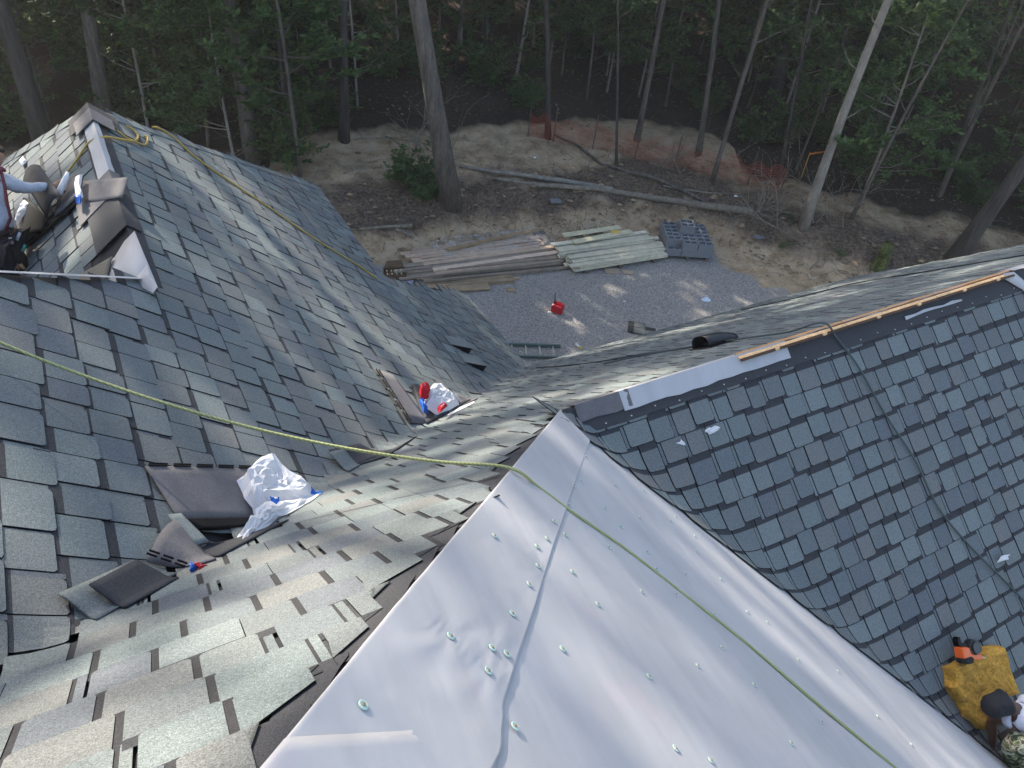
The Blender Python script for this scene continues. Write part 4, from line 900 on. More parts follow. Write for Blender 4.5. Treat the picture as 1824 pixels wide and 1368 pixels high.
litter_bit(952, 282, .07, (.75, .75, .78), 'white scrap on the dirt bank below the orange fence')
for (x, y, s_, lb) in [(1090, 484, .24, 'flat tan cardboard piece right below the yellow boards'), (1118, 487, .17, 'smaller tan cardboard piece next to a larger one on gravel')]:
    boxthing('cardboard_piece', gp(x, y) + Vector((0, 0, .012)), .2, (s_ * 1.6, s_, .012), (.40, .31, .22), 'wood', lb, 'cardboard', None, .03, .02)
o0 = gp(1029, 618); bt = empty('spray_bottle', o0 + Vector((0, 0, .035)), 'little yellow topped bottle lying on gravel near the ladder', 'bottle'); bt.rotation_euler.z = -.9
mb = MB(); mb.tube([(-.08, 0, 0), (.04, 0, 0), (.06, 0, 0)], [.033, .033, .014], 10, (.62, .62, .66)); mb.build('bottle_body', M['plastic'], bt, True)
mb = MB(); mb.tube([(.06, 0, 0), (.12, 0, 0)], .026, 8, (.75, .58, .03)); mb.build('cap', M['plastic'], bt, True)
# ladder
la, lb_, lc = gp(912, 618), gp(996, 621), gp(996, 636)
ax = (lb_ - la).normalized(); ay = Vector((ax.y, -ax.x, 0)); lw = .40
ld = empty('ladder', lb_ + Vector((0, 0, .04)), 'grey green fibreglass ladder lying on gravel at the roof eave', 'ladder'); lyaw = math.atan2(-ax.y, -ax.x); ld.rotation_euler.z = lyaw
for s_ in (0, 1):
    mb = MB(); y = s_ * lw; mb.box((-.02, y - .012, -.035), (2.3, y + .012, .04), (.11, .17, .165)); mb.box((-.02, y - .03 * (1 - s_), .030), (2.3, y + .03 * s_ + .001, .042), (.11, .17, .165)); mb.build('rail', M['plastic'], ld)
for k in range(7): mb = MB(); mb.tube([(.15 + k * .30, .013, .0), (.15 + k * .30, lw - .013, .0)], .016, 8, (.55, .52, .40)); mb.build('rung', M['rubber'], ld, True)
# shingle bundle on gravel: a few overlapping tab strips
sb = empty('shingle_sample', gp(1138, 588) + Vector((0, 0, .02)), 'dark group of loose shingle tabs lying on the gravel beyond the eave', 'shingles'); sb.rotation_euler.z = -.1
for k, (x, y, w_, h_, c_) in enumerate([(-.26, .13, .14, .22, .3), (-.26, -.11, .14, .23, .3), (-.12, .13, .26, .22, 1), (-.12, -.11, .26, .23, .8), (.14, .02, .24, .13, .3), (.14, -.12, .24, .13, 1.1)]):
    mb = MB(); mb.box((x, y - h_ / 2, k * .003), (x + w_ - .008, y + h_ / 2 - .008, .012 + k * .004), tuple(v * c_ * .85 for v in PAL[k])); mb.build('shingle', M['shingle'], sb)
boxthing('wood_stub', gp(1441, 494), 1.5, (.26, .05, .04), (.55, .45, .32), 'wood', 'short pale stick standing off the gravel end of the bank', 'stick', None, 0)
boxthing('wood_stub', gp(1449, 498), .6, (.26, .05, .04), (.50, .41, .30), 'wood', 'short pale stick angled beside another at the bank', 'stick')
boxthing('flat_stone', gp(1350, 426) + Vector((0, 0, .02)), .5, (.32, .14, .04), (.32, .32, .31), 'concrete', 'flat pale stone on the bank right of the blocks', 'stone', None, .1)
boxthing('flat_stone', gp(988, 362) + Vector((0, 0, .02)), .5, (.32, .18, .05), (.2, .2, .19), 'concrete', 'flat grey slab on the dirt below the fallen log', 'stone', None, .1)

# ------------------------------------------------------------------ logs, dead branches, roots
def log(name, px, r0, r1, label, cat, m='deadwood', lift=.02, wob=.03, seg=8, mid=None, zs=None):
    P = [gp(*q) for q in px]; n = len(P)
    for i, p in enumerate(P): p.z += lift + (r0 + (r1 - r0) * i / (n - 1)) * .7 + (zs[i] if zs else 0)
    o0 = P[0].copy(); pts = catmull(P, 6); pts = [p + Vector((noise.noise(p * 1.3) * wob, noise.noise(p * 1.7 + Vector((9, 0, 0))) * wob, noise.noise(p * 2.1) * wob * .5)) - o0 for p in pts]
    k = len(pts); mb = MB(); mb.tube(pts, [r0 + (r1 - r0) * i / (k - 1) + .004 * math.sin(i * 2.1) for i in range(k)], seg); o = mb.build(name, M[m], None, True, o0); return tag(o, label, cat)
def twig(parent, p, d, L_, r_, rr, mb, depth=2):
    pts = [p]; q = p.copy(); v = d.normalized()
    for i in range(5):
        v = (v + Vector((rr.uniform(-.35, .35), rr.uniform(-.35, .35), rr.uniform(-.3, .3)))).normalized(); q = q + v * L_ / 5; pts.append(q.copy())
        if depth and rr.random() < .65: twig(parent, q.copy(), v + Vector((rr.uniform(-1, 1), rr.uniform(-1, 1), rr.uniform(-.5, .8))), L_ * .55, r_ * .55, rr, mb, depth - 1)
    mb.tube(pts, [r_ * (1 - .16 * i) for i in range(6)], 5, None, False)
l1 = log('fallen_log', [(1338, 386), (1250, 372), (1150, 355), (1060, 342), (960, 334), (880, 322)], .115, .05, 'long grey fallen trunk lying across the dirt bank with its roots at right', 'log')
l2 = log('fallen_log', [(1090, 343), (1010, 328), (930, 316), (870, 308), (820, 300)], .085, .04, 'paler fallen trunk lying just behind the long grey one', 'log', 'bark_pale')
rw = empty('root_wad', gp(1345, 384) + Vector((0, 0, .12)), 'torn root mass at the right end of the fallen trunk', 'roots'); rr = random.Random(8)
for k in range(16):
    mb = MB(); twig(rw, Vector((0, 0, 0)), Vector((rr.uniform(-.1, 1), rr.uniform(-.8, .8), rr.uniform(-.15, .9))), rr.uniform(.5, 1.1), rr.uniform(.018, .035), rr, mb, 1); mb.build('root', M['deadwood'], rw, True)
log('fallen_branch', [(985, 245), (1025, 262), (1055, 285), (1100, 305), (1160, 320), (1225, 350), (1260, 366)], .035, .06, 'dark crooked branch running down from the orange fence to the log', 'branch', 'bark', .03, .12)
log('fallen_branch', [(1180, 335), (1220, 345), (1300, 352)], .03, .02, 'thin grey branch lying behind the fallen log', 'branch', 'deadwood', .05, .08)
log('fallen_branch', [(640, 412), (690, 409), (734, 407)], .04, .055, 'grey weathered pole lying on the dirt at left', 'branch', 'deadwood', .02, .02)
log('fallen_branch', [(705, 412), (722, 420), (734, 426)], .05, .04, 'short grey stub beside the weathered pole', 'branch', 'deadwood', .02, .02)
for k, (pts, lb) in enumerate([([(632, 262), (665, 266), (720, 258), (790, 284)], 'bare branch arching at the left edge of the clearing'), ([(688, 255), (730, 285), (790, 300), (830, 296)], 'bare branch lying toward the big pine from the left'), ([(700, 240), (740, 265), (770, 280), (805, 292)], 'thin upper bare branch left of the big pine'), ([(1440, 490), (1460, 470), (1452, 452)], 'small curved root by the gravel end'), ([(1310, 385), (1360, 415), (1420, 440)], 'dead branch falling right from the root mass')]):
    log('fallen_branch', pts, .028, .014, lb, 'branch', 'deadwood', .03, .12, 6, zs=[.1 + .15 * (i % 2) for i in range(len(pts))])
for k, (x, y, lb) in enumerate([(1385, 400, 'tangle of dead branches left of the leaning pale tree'), (1475, 395, 'tangle of bare branches right of the leaning pale tree'), (760, 285, 'tangle of dead twigs left of the pine foot'), (1290, 400, 'tangle of roots and twigs above the concrete blocks'), (1180, 300, 'brush heap under the orange fence')]):
    b = empty('brush_pile', gp(x, y), lb, 'brush'); rr = random.Random(30 + k)
    for j in range(7):
        mb = MB(); twig(b, Vector((rr.uniform(-.5, .5), rr.uniform(-.4, .4), .03)), Vector((rr.uniform(-1, 1), rr.uniform(-1, 1), rr.uniform(.1, .8))), rr.uniform(.9, 1.9), rr.uniform(.010, .020), rr, mb, 2); mb.build('branch', M['deadwood'], b, True)
# mossy stump-like mound by the roof edge
mp_ = gp(1563, 478); mb = MB(); k = 18; vs = []
for j in range(9):
    t = j / 8
    for i in range(k):
        a = 2 * math.pi * i / k; r_ = (.22 - .08 * t) * (1 + .25 * noise.noise(Vector((math.cos(a), math.sin(a), t * 3)))); vs.append((r_ * math.cos(a), r_ * math.sin(a), -.15 + t * .85 + .06 * noise.noise(Vector((a, t, 3)))))
mb.add(vs, [(j * k + i, j * k + (i + 1) % k, (j + 1) * k + (i + 1) % k, (j + 1) * k + i) for j in range(8) for i in range(k)] + [tuple(8 * k + i for i in range(k))], (1, 1, 1))
M['moss'] = mat('mossy_wood', (.085, .095, .03), .95, n1=(7, .7), n2=(30, .5), bump=1, bscale=20)
tag(mb.build('tree_stump', M['moss'], None, True, mp_), 'mossy yellow green stump at the foot of the bank by the roof', 'stump')

# ------------------------------------------------------------------ orange safety fence
fpx = [(940, 243), (985, 252), (1055, 266), (1130, 283), (1200, 300), (1270, 317), (1330, 330), (1388, 345)]
fw = [gp(*q) for q in fpx]; f0 = fw[0].copy(); fen = empty('safety_fence', f0, 'sagging orange plastic mesh safety fence along the woods', 'fence')
fpts = catmull(fw, 14); OR = (.50, .07, .03); net = MB(); Hn = .72
def fp(i, t):
    p = fpts[i]; sag = .18 * math.sin(i * .33) ** 2 + .10 * noise.noise(Vector((i * .2, 0, 0))); lean = .25 * noise.noise(Vector((i * .12, 3, 0)))
    return Vector((p.x, p.y + lean * t, ground_z(p.x, p.y) + .03 + (Hn - sag) * t)) - f0
for k in range(10):
    t = k / 9; net.tube([fp(i, t) + Vector((0, 0, .01 * noise.noise(Vector((i * .7, k, 0))))) for i in range(len(fpts))], .0046, 3, OR, False)
for i in range(len(fpts) - 1):
    for s_ in range(2):
        a, b = fp(i, 0).lerp(fp(i + 1, 0), s_ / 2), fp(i, 1).lerp(fp(i + 1, 1), s_ / 2); m_ = fp(i, .5).lerp(fp(i + 1, .5), s_ / 2); net.tube([a, m_, b], .0028, 3, OR, False)
net.build('mesh_net', M['plastic'], fen)
for i in range(0, len(fpts), 14):
    mb = MB(); p = fp(i, 0); mb.tube([p - Vector((0, 0, .2)), p + Vector((.02, 0, 1.0))], .018, 6, (.10, .08, .07)); mb.build('post', M['wood'], fen)
o0 = gp(1427, 316); st = empty('survey_stake', o0, 'thin wooden stake with an orange ribbon in the brush at right', 'stake')
mb = MB(); mb.tube([(0, 0, -.1), (0, 0, .75)], .016, 4, (.5, .26, .05)); mb.build('stake', M['wood'], st)
mb = MB(); mb.add([(0, 0, .66), (.18, .02, .72), (.42, .02, .80), (.42, .0, .84), (.18, .01, .77), (0, 0, .72)], [(0, 1, 4, 5), (1, 2, 3, 4)], (.65, .22, .03)); mb.build('ribbon', M['plastic'], st)

# ------------------------------------------------------------------ vegetation
GREENS = [(.078, .140, .044), (.100, .175, .048), (.070, .120, .046), (.13, .20, .052), (.095, .15, .055), (.17, .21, .06)]
def leaf(mb, p, d, sz, col, rr):
    d = d.normalized(); s_ = d.cross(Vector((rr.uniform(-.4, .4), rr.uniform(-.4, .4), 1)));
    if s_.length < 1e-3: s_ = d.orthogonal()
    s_ = s_.normalized() * sz * .36; up = d.cross(s_).normalized() * sz * .12
    mb.add([p, p + d * sz * .45 + s_ + up, p + d * sz, p + d * sz * .45 - s_ + up], [(0, 1, 2), (0, 2, 3)], col)
def spray(mb, p, d, L_, rr, lsz, tint, nl=14, droop=.25):
    q = p.copy(); v = d.normalized()
    for i in range(nl):
        v = (v + Vector((rr.uniform(-.18, .18), rr.uniform(-.18, .18), -droop / nl + rr.uniform(-.08, .08)))).normalized(); q = q + v * L_ / nl
        for _ in range(2):
            ld_ = (v * .5 + Vector((rr.uniform(-1, 1), rr.uniform(-1, 1), rr.uniform(-.5, .35)))); c = GREENS[min(5, max(0, int(rr.gauss(tint, 1.1))))]; f = rr.uniform(.75, 1.25)
            leaf(mb, q + Vector((rr.uniform(-.03, .03), rr.uniform(-.03, .03), 0)), ld_, lsz * rr.uniform(.7, 1.25), tuple(x * f for x in c), rr)
def limb_pts(p, d, L_, rr, n=6, up=.1, wob=.22):
    pts = [p.copy()]; v = d.normalized(); q = p.copy()
    for i in range(n): v = (v + Vector((rr.uniform(-wob, wob), rr.uniform(-wob, wob), up + rr.uniform(-wob, wob) * .5))).normalized(); q = q + v * L_ / n; pts.append(q.copy())
    return pts
def tree_meshes(seed, H, r0, c0, nl, spread, lsz, leaves, lean=0, bark='bark', tint=1.5, bare=4, sprl=(.5, 1.0)):
    """trunk mesh, crown-limb mesh, foliage mesh"""
    rr = random.Random(seed); tr = MB(); cr = MB(); fo = MB(); n = 14; tp = []
    ax_, ay_ = rr.uniform(0, 6), rr.uniform(0, 6)
    for i in range(n + 1):
        t = i / n; w_ = .018 * H * (math.sin(t * 4 + ax_) - math.sin(ax_)) * .6; w2 = .018 * H * (math.sin(t * 3.3 + ay_) - math.sin(ay_)) * .6; tp.append(Vector((w_ + lean * t * H, w2, t * H - (.3 if i == 0 else 0))))
    tr.tube(tp, [r0 * (1.45 if i == 0 else 1.12 if i == 1 and H > 12 else 1) * (1 - .82 * (i / n) ** 1.1) for i in range(n + 1)], 10)
    def at(t): t = min(.999, t) * n; i = int(t); return tp[i].lerp(tp[i + 1], t - i)
    for k in range(nl):
        t = c0 + (1 - c0) * (k + rr.random()) / nl; a = rr.uniform(0, 6.283); L_ = spread * (1.0 - .55 * (t - c0) / (1 - c0)) * rr.uniform(.6, 1.15)
        pts = limb_pts(at(t), Vector((math.cos(a), math.sin(a), rr.uniform(.0, .6))), L_, rr); rl = r0 * .30 * (1.1 - t) + .006
        cr.tube(pts, [rl * (1 - .14 * i) for i in range(len(pts))], 5, None, False)
        for q in range(max(1, int(leaves / nl))):
            j = rr.uniform(.25, 1) * (len(pts) - 1.001); i = int(j); p = pts[i].lerp(pts[i + 1], j - i)
            dd = (pts[i + 1] - pts[i]).normalized() + Vector((rr.uniform(-1, 1), rr.uniform(-1, 1), rr.uniform(-.35, .45)))
            spray(fo, p, dd, rr.uniform(*sprl), rr, lsz, tint, nl=rr.randint(8, 13))
    for k in range(bare):
        t = c0 * rr.uniform(.35, 1); a = rr.uniform(0, 6.283); pts = limb_pts(at(t), Vector((math.cos(a), math.sin(a), .3)), rr.uniform(.4, 1.3), rr); cr.tube(pts, [r0 * .12 * (1 - .15 * i) + .003 for i in range(len(pts))], 4, None, False)
    return tr.mesh('trunk', M[bark], True), cr.mesh('limbs', M[bark], True), fo.mesh('crown', M['leaf'])
def plant(name, tm, p, label, cat, group=None, yaw=0, sc=1, lean=(0, 0), parts=('trunk', 'limbs', 'crown')):
    e = empty(name, p, label, cat, group); e.rotation_euler = (lean[0], lean[1], yaw); e.scale = (sc, sc, sc)
    e.rotation_mode = 'XYZ'
    for nm_, me in zip(parts, tm):
        if me is None: continue
        o = bpy.data.objects.new(nm_, me); C.objects.link(o); o.parent = e
    return e
TALL = [tree_meshes(100 + k, 21 + k % 3, .20, .34, 34, 3.8, .20, 420, 0, 'bark_dark' if k % 2 else 'bark', 1.3, 5, (.7, 1.4)) for k in range(4)]
SAP = [tree_meshes(200 + k, 7.5 + k % 3, .045, .13, 32, 1.8, .155, 290, 0, 'bark' if k % 3 else 'bark_pale', 1.8 + .5 * (k % 2), 3, (.35, .75)) for k in range(6)]
THIN = [tree_meshes(250 + k, 10 + k, .06, .45, 13, 1.1, .10, 60, 0, 'bark', 2, 7, (.3, .6)) for k in range(3)]
def bush_mesh(seed, r_, h, n, lsz, tint):
    rr = random.Random(seed); fo = MB(); st_ = MB()
    for k in range(n):
        a = rr.uniform(0, 6.283); pts = limb_pts(Vector((rr.uniform(-.1, .1), rr.uniform(-.1, .1), -.05)), Vector((math.cos(a) * r_, math.sin(a) * r_, h)), math.hypot(r_, h) * rr.uniform(.5, 1.05), rr, 5, .02)
        st_.tube(pts, [.012 * (1 - .15 * i) for i in range(6)], 4, None, False)
        for q in range(4):
            i = rr.randint(1, 4); spray(fo, pts[i], (pts[i + 1] - pts[i]) + Vector((rr.uniform(-.4, .4), rr.uniform(-.4, .4), rr.uniform(-.2, .2))), rr.uniform(.25, .55), rr, lsz, tint, 8)
    return st_.mesh('stems', M['bark'], True), fo.mesh('foliage', M['leaf'])
BUSH = [bush_mesh(300 + k, .8, 1.0 + .2 * k, 34, .13, 1.5 + .7 * (k % 3)) for k in range(4)]
SMALLB = [bush_mesh(320 + k, .35, .35, 12, .05, 2.6) for k in range(2)]
def lean_for(base_px, top_px, base):    # sideways lean so that the trunk passes through top_px
    d = ray(*top_px); t = (base.y) / d.y; q = Vector((0, 0, CZ)) + d * t
    return (q.x - base.x) / (q.z - base.z)
def main_tree(bpx, tpx, wpx, label, name='tree', H=21, bark='bark_dark', c0=.5, seed=1, spread=3.0, leaves=240, nl=20, lsz=.17, bare=4, tint=1.3, sprl=(.7, 1.4), clear=None):
    p = gp(*bpx); dist = (p - Vector((0, 0, CZ))).length; r_ = wpx / FPX * dist / 2; ln = lean_for(bpx, tpx, p)
    tm = tree_meshes(seed, H, r_, c0, nl, spread, lsz, leaves, 0, bark, tint, bare, sprl)
    e = plant(name, tm, p - Vector((0, 0, .05)), label, 'tree', None, 0, 1, (0, math.atan(ln))); return e
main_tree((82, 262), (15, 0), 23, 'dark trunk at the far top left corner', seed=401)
main_tree((192, 235), (145, 0), 21, 'tall straight rough trunk behind the roof peak', seed=402, bark='bark')
main_tree((452, 292), (412, 0), 23, 'tall straight scaly trunk beside the far end of the left roof', seed=403, bark='bark')
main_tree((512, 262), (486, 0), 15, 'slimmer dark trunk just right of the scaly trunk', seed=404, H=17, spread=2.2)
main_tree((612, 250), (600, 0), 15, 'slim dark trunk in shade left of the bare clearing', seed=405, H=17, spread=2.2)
main_tree((803, 357), (762, 0), 30, 'large pine trunk standing alone on the dirt bank', 'pine_tree', seed=406, H=23, bark='bark', bare=0, spread=1.8, nl=12, leaves=60, c0=.62)
main_tree((1432, 402), (1584, 0), 15, 'leaning pale grey trunk crossing the right of the woods', seed=407, bark='bark_pale', H=15, c0=.42, spread=2.2, leaves=90, nl=14, lsz=.12, bare=3, tint=3)
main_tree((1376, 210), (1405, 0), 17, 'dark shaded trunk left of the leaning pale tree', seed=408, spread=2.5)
main_tree((1700, 460), (1850, 240), 22, 'dark leaning trunk at the right end of the roof', seed=409, H=14, spread=2.6, leaves=160)
main_tree((976, 245), (972, 0), 9, 'thin tree with curling bare branches above the clearing', 'slender_tree', seed=410, H=13, c0=.35, spread=2.2, leaves=22, nl=14, lsz=.10, bare=8, tint=2)
main_tree((1134, 250), (1185, 0), 9, 'thin pale tree behind the left part of the orange fence', 'slender_tree', seed=411, H=13, bark='bark', spread=1.4, leaves=60, nl=12, lsz=.10, tint=2.2)
main_tree((1244, 276), (1290, 0), 9, 'thin grey tree right behind the middle of the orange fence', 'slender_tree', seed=412, H=13, bark='bark', spread=1.4, leaves=60, nl=12, lsz=.10, tint=2.2)
main_tree((1268, 326), (1352, 10), 8, 'thin tree standing in front of the orange fence', 'slender_tree', seed=413, H=12, bark='bark', spread=1.4, leaves=70, nl=14, lsz=.10, tint=2.2, c0=.3)
main_tree((1515, 392), (1630, 180), 6, 'thin sapling leaning right of the pale trunk', 'slender_tree', seed=414, H=8, bark='bark', spread=1.3, leaves=60, nl=12, lsz=.10, tint=3, c0=.25)
main_tree((1672, 350), (1772, 125), 8, 'thin grey tree with a bent stem at far right', 'slender_tree', seed=415, H=10, bark='bark', spread=1.6, leaves=70, nl=14, lsz=.11, tint=2.4, c0=.3)
main_tree((1385, 330), (1445, 60), 6, 'very thin upright stem beside the fence end', 'slender_tree', seed=416, H=10, spread=1.0, leaves=30, nl=9, lsz=.09, c0=.3, tint=2.2)
main_tree((1098, 300), (1092, 60), 5, 'very thin dark stem near the pine clearing', 'slender_tree', seed=417, H=9, spread=1.0, leaves=30, nl=9, lsz=.09, c0=.4)
# woodland beyond and beside: saplings that show, tall trees over them
rv = random.Random(77)
def place_many(kind, pts, label, group, cat, name, scr=(.85, 1.2), parts=('trunk', 'limbs', 'crown')):
    for (x, y) in pts:
        wh = 'left of the big pine' if x < -2.6 else ('behind the orange fence' if x < 8 else 'right of the leaning pale tree')
        if x < -22: wh = 'at the left of the house'
        plant(name, kind[rv.randrange(len(kind))], Vector((x, y, ground_z(x, y) - .05)), label + ' ' + wh, cat, group + ' ' + wh, rv.uniform(0, 6.28), rv.uniform(*scr), (rv.uniform(-.06, .06), rv.uniform(-.06, .06)), parts)
used = []
def scatter(n, x0, x1, y0, y1, dmin, ok):
    out = []; t = 0
    while len(out) < n and t < n * 60:
        t += 1; x, y = rv.uniform(x0, x1), rv.uniform(y0, y1)
        if not ok(x, y) or any((x - a) ** 2 + (y - b) ** 2 < dmin * dmin for a, b in used): continue
        used.append((x, y)); out.append((x, y))
    return out
depth = lambda x, y: y - bank_y(x)
clr = lambda x, y: not (-6.0 < x < 6 and depth(x, y) < 6.8) 
sap_pts = scatter(40, -16, -5.5, 17.5, 30, 1.1, lambda x, y: depth(x, y) > 3.0 and clr(x, y)) + scatter(46, 7.5, 26, 17, 34, 1.2, lambda x, y: depth(x, y) > 2.6) + scatter(40, -8, 10, 25.0, 38, 1.2, lambda x, y: depth(x, y) > 6.8)
sap_pts += scatter(24, -26, -13, 19, 34, 1.3, lambda x, y: True) + scatter(30, -6, 8, 24.5, 31, 1.0, lambda x, y: depth(x, y) > 6.3)
place_many(SAP, sap_pts, 'leafy green sapling among many', 'leafy saplings', 'sapling', 'sapling', (.7, 1.2))
place_many(THIN, scatter(22, -6, 18, 24, 40, 1.2, lambda x, y: depth(x, y) > 6.0), 'thin dark stem among many', 'thin stems', 'tree', 'slender_tree', (.8, 1.2))
place_many(TALL, scatter(30, -14, 26, 29, 60, 3.0, lambda x, y: True), 'tall straight woodland tree deep', 'tall trees deep', 'tree', 'tree', (.85, 1.15))
place_many(BUSH, scatter(30, -7, 9, 24, 31, .9, lambda x, y: depth(x, y) > 6.2) + scatter(70, -15, 26, 17, 36, .8, lambda x, y: depth(x, y) > 4.2 and clr(x, y)), 'leafy bush on the woodland floor', 'bushes on the woodland floor', 'bush', 'bush', (.5, 1.0), ('stems', 'foliage'))
for (x, y, s_, lb) in [(735, 330, .8, 'green bush just left of the pine foot'), (755, 352, .5, 'low green growth at the pine foot'), (520, 292, 1.1, 'bright leafy bush at the far end of the left roof'), (480, 272, 1.0, 'green bush behind the scaly trunk'), (262, 210, 1.0, 'pale leafy bush right behind the roof peak'), (325, 240, 1.0, 'bushy green shrub beyond the left roof edge'), (20, 235, 1.2, 'leafy shrub at the far left behind the roof'), (1530, 320, .9, 'yellow green bush right of the leaning pale trunk')]:
    plant('bush', BUSH[rv.randrange(4)], gp(x, y), lb, 'bush', None, rv.uniform(0, 6), s_, (0, 0), ('stems', 'foliage'))
for (x, y, lb) in [(1023, 422, 'small weed behind the pale yellow boards'), (1398, 440, 'small weed on the bank right of the blocks'), (1497, 455, 'round green weed on the bank'), (1410, 395, 'small weed by the dead branches'), (1060, 416, 'tiny weed between the boards and the blocks')]:
    plant('weed', SMALLB[rv.randrange(2)], gp(x, y), lb, 'weed', None, rv.uniform(0, 6), .5, (0, 0), ('stems', 'foliage'))
# trees beside the house on the sun's side: their shade falls over the roofs
TALLS = [tree_meshes(150 + k, 21 + k, .20, .40, 26, 3.6, .17, 275, 0, 'bark', 1.3, 5, (.7, 1.4)) for k in range(3)]
SHADE = [(-12.6, 12.4), (-14, 9), (-18, 4), (-13.4, 15.2), (-16.5, 12.5), (-17, 15), (-21, 10), (-15.5, 20.5), (-22, 17), (-27, 12), (-26, 21), (-19, 25), (-13, 27), (-31, 17), (-24, 28), (-30, 27), (-33, 8), (-28, 3), (-36, 22), (-18, 33), (-10, 33), (-38, 12), (-35, 32)]
used += SHADE
for (x, y) in SHADE:
    plant('tree', TALLS[rv.randrange(3)], Vector((x, y, ground_z(x, y) - .05)), 'tall woodland tree standing left of the house', 'tree', 'tall trees left of the house', rv.uniform(0, 6.28), rv.uniform(.95, 1.15), (0, 0))

# litter: leaves, twigs, stones, each one joined mass nobody could count
rl = random.Random(9); mb = MB()
for k in range(26000):
    x = rl.uniform(-13, 24); y = rl.uniform(15, 38); d = depth(x, y)
    if d < (5.2 if -7 < x < 6 else 2.5) + 2 * rl.random() and rl.random() < .93: continue
    if d < -1: continue
    p = Vector((x, y, ground_z(x, y) + .012)); a = rl.uniform(0, 6.28); s_ = rl.uniform(.03, .07); c = rl.choice([(.16, .09, .045), (.10, .06, .035), (.24, .16, .09), (.06, .04, .03), (.30, .22, .14)])
    u = Vector((math.cos(a), math.sin(a), rl.uniform(-.4, .4))) * s_; v = Vector((-math.sin(a), math.cos(a), rl.uniform(-.4, .4))) * s_ * .6
    mb.add([p - u, p - v, p + u, p + v], [(0, 1, 2, 3)], c)
tag(mb.build('leaf_litter', M['litter']), 'brown dead leaves scattered over the woodland floor', 'leaves', None, 'stuff')
mb = MB()
for k in range(2600):
    x = rl.uniform(-8, 14); d = rl.gauss(1.6, 1.4)
    if d < -.3 or d > 6: continue
    y = bank_y(x) + d; a = rl.uniform(0, 6.28); L_ = rl.uniform(.10, .45); p = Vector((x, y, ground_z(x, y) + .01)); q = Vector((x + math.cos(a) * L_, y + math.sin(a) * L_, 0)); q.z = ground_z(q.x, q.y) + rl.uniform(.005, .07); m_ = (p + q) / 2 + Vector((rl.uniform(-.05, .05), rl.uniform(-.05, .05), rl.uniform(0, .05)))
    mb.tube([p, m_, q], [.006, .005, .003], 3, rl.choice([(.10, .075, .055), (.22, .17, .13), (.06, .045, .035), (.30, .25, .2)]), False)
tag(mb.build('twig_litter', M['litter']), 'dead twigs and roots strewn over the dirt bank', 'twigs', None, 'stuff')
mb = MB(); ico = [(0, 0, 1), (.9, 0, .2), (.2, .9, .1), (-.8, .5, .2), (-.7, -.6, .1), (.3, -.9, .2), (0, 0, -.6)]; icf = [(0, 1, 2), (0, 2, 3), (0, 3, 4), (0, 4, 5), (0, 5, 1), (6, 2, 1), (6, 3, 2), (6, 4, 3), (6, 5, 4), (6, 1, 5)]
for k in range(15000):
    x = rl.uniform(-4.5, 9.5); y = rl.uniform(11.5, 20)
    if depth(x, y) > -.1 + rl.gauss(0, .3): continue
    if x > 6 and rl.random() < .7: continue
    r_ = rl.choice([.007, .009, .012, .015]); g_ = rl.uniform(.22, .50); p = Vector((x, y, ground_z(x, y) + r_ * .3)); a = rl.uniform(0, 6.28); ca, sa = math.cos(a), math.sin(a)
    mb.add([p + Vector(((vx * ca - vy * sa) * r_ * 1.2, (vx * sa + vy * ca) * r_, vz_ * r_ * .7)) for vx, vy, vz_ in ico], icf, (g_, g_ * .96, g_ * .93))
tag(mb.build('gravel_stones', M['litter']), 'grey crushed stone scattered over the yard', 'gravel', None, 'stuff')
mb = MB()
for k in range(900):
    x = rl.uniform(-8, 14); d = abs(rl.gauss(.8, 1.2)); y = bank_y(x) + d; r_ = rl.choice([.02, .03, .05, .08]); p = Vector((x, y, ground_z(x, y) + r_ * .2)); a = rl.uniform(0, 6.28); ca, sa = math.cos(a), math.sin(a); g_ = rl.uniform(.7, 1.2)
    mb.add([p + Vector(((vx * ca - vy * sa) * r_ * 1.3, (vx * sa + vy * ca) * r_, vz_ * r_ * .7)) for vx, vy, vz_ in ico], icf, rl.choice([(.34 * g_, .24 * g_, .15 * g_), (.22 * g_, .16 * g_, .11 * g_)]))
tag(mb.build('dirt_clods', M['litter']), 'clods of tan clay on the dirt bank', 'clods', None, 'stuff')

# ------------------------------------------------------------------ roofer's things on the shaded slope
def zp(x, y): return (1500 + x / 4.56, 1068 + y / 4.56)
def prism(face, pts, l0, l1, col, mat_, name, parent, taper=0, bev=.004):
    lo = [on(face, *q, l0) for q in pts]; hi = [on(face, *q, l0) + (NORM[face][0].normalized() * (l1 - l0)) for q in pts]; c = sum(hi, Vector()) / len(hi); hi = [h.lerp(c, taper) for h in hi]
    o0 = parent.location if parent else c; k = len(pts); mb = MB()
    mb.add([v - o0 for v in lo + hi], [tuple(range(k)), tuple(range(2 * k - 1, k - 1, -1))] + [(i, k + i, k + (i + 1) % k, (i + 1) % k) for i in range(k)], col)
    o = mb.build(name, M[mat_], parent); bm_ = o.modifiers.new('b', 'BEVEL'); bm_.width = bev; bm_.segments = 2; bm_.limit_method = 'ANGLE'; return o
M['foam'] = mat('torn_foam', (.50, .27, .045), .95, n1=(14, .35), n2=(60, .3), bump=1, bscale=45)
fo_out = [zp(*q) for q in [(818, 545), (905, 492), (1000, 450), (1090, 400), (1100, 382), (1165, 380), (1195, 362), (1225, 400), (1270, 530), (1335, 745), (1235, 790), (1165, 850), (1178, 960), (1100, 1040), (1050, 1028), (940, 935), (900, 830), (815, 700), (832, 650)]]
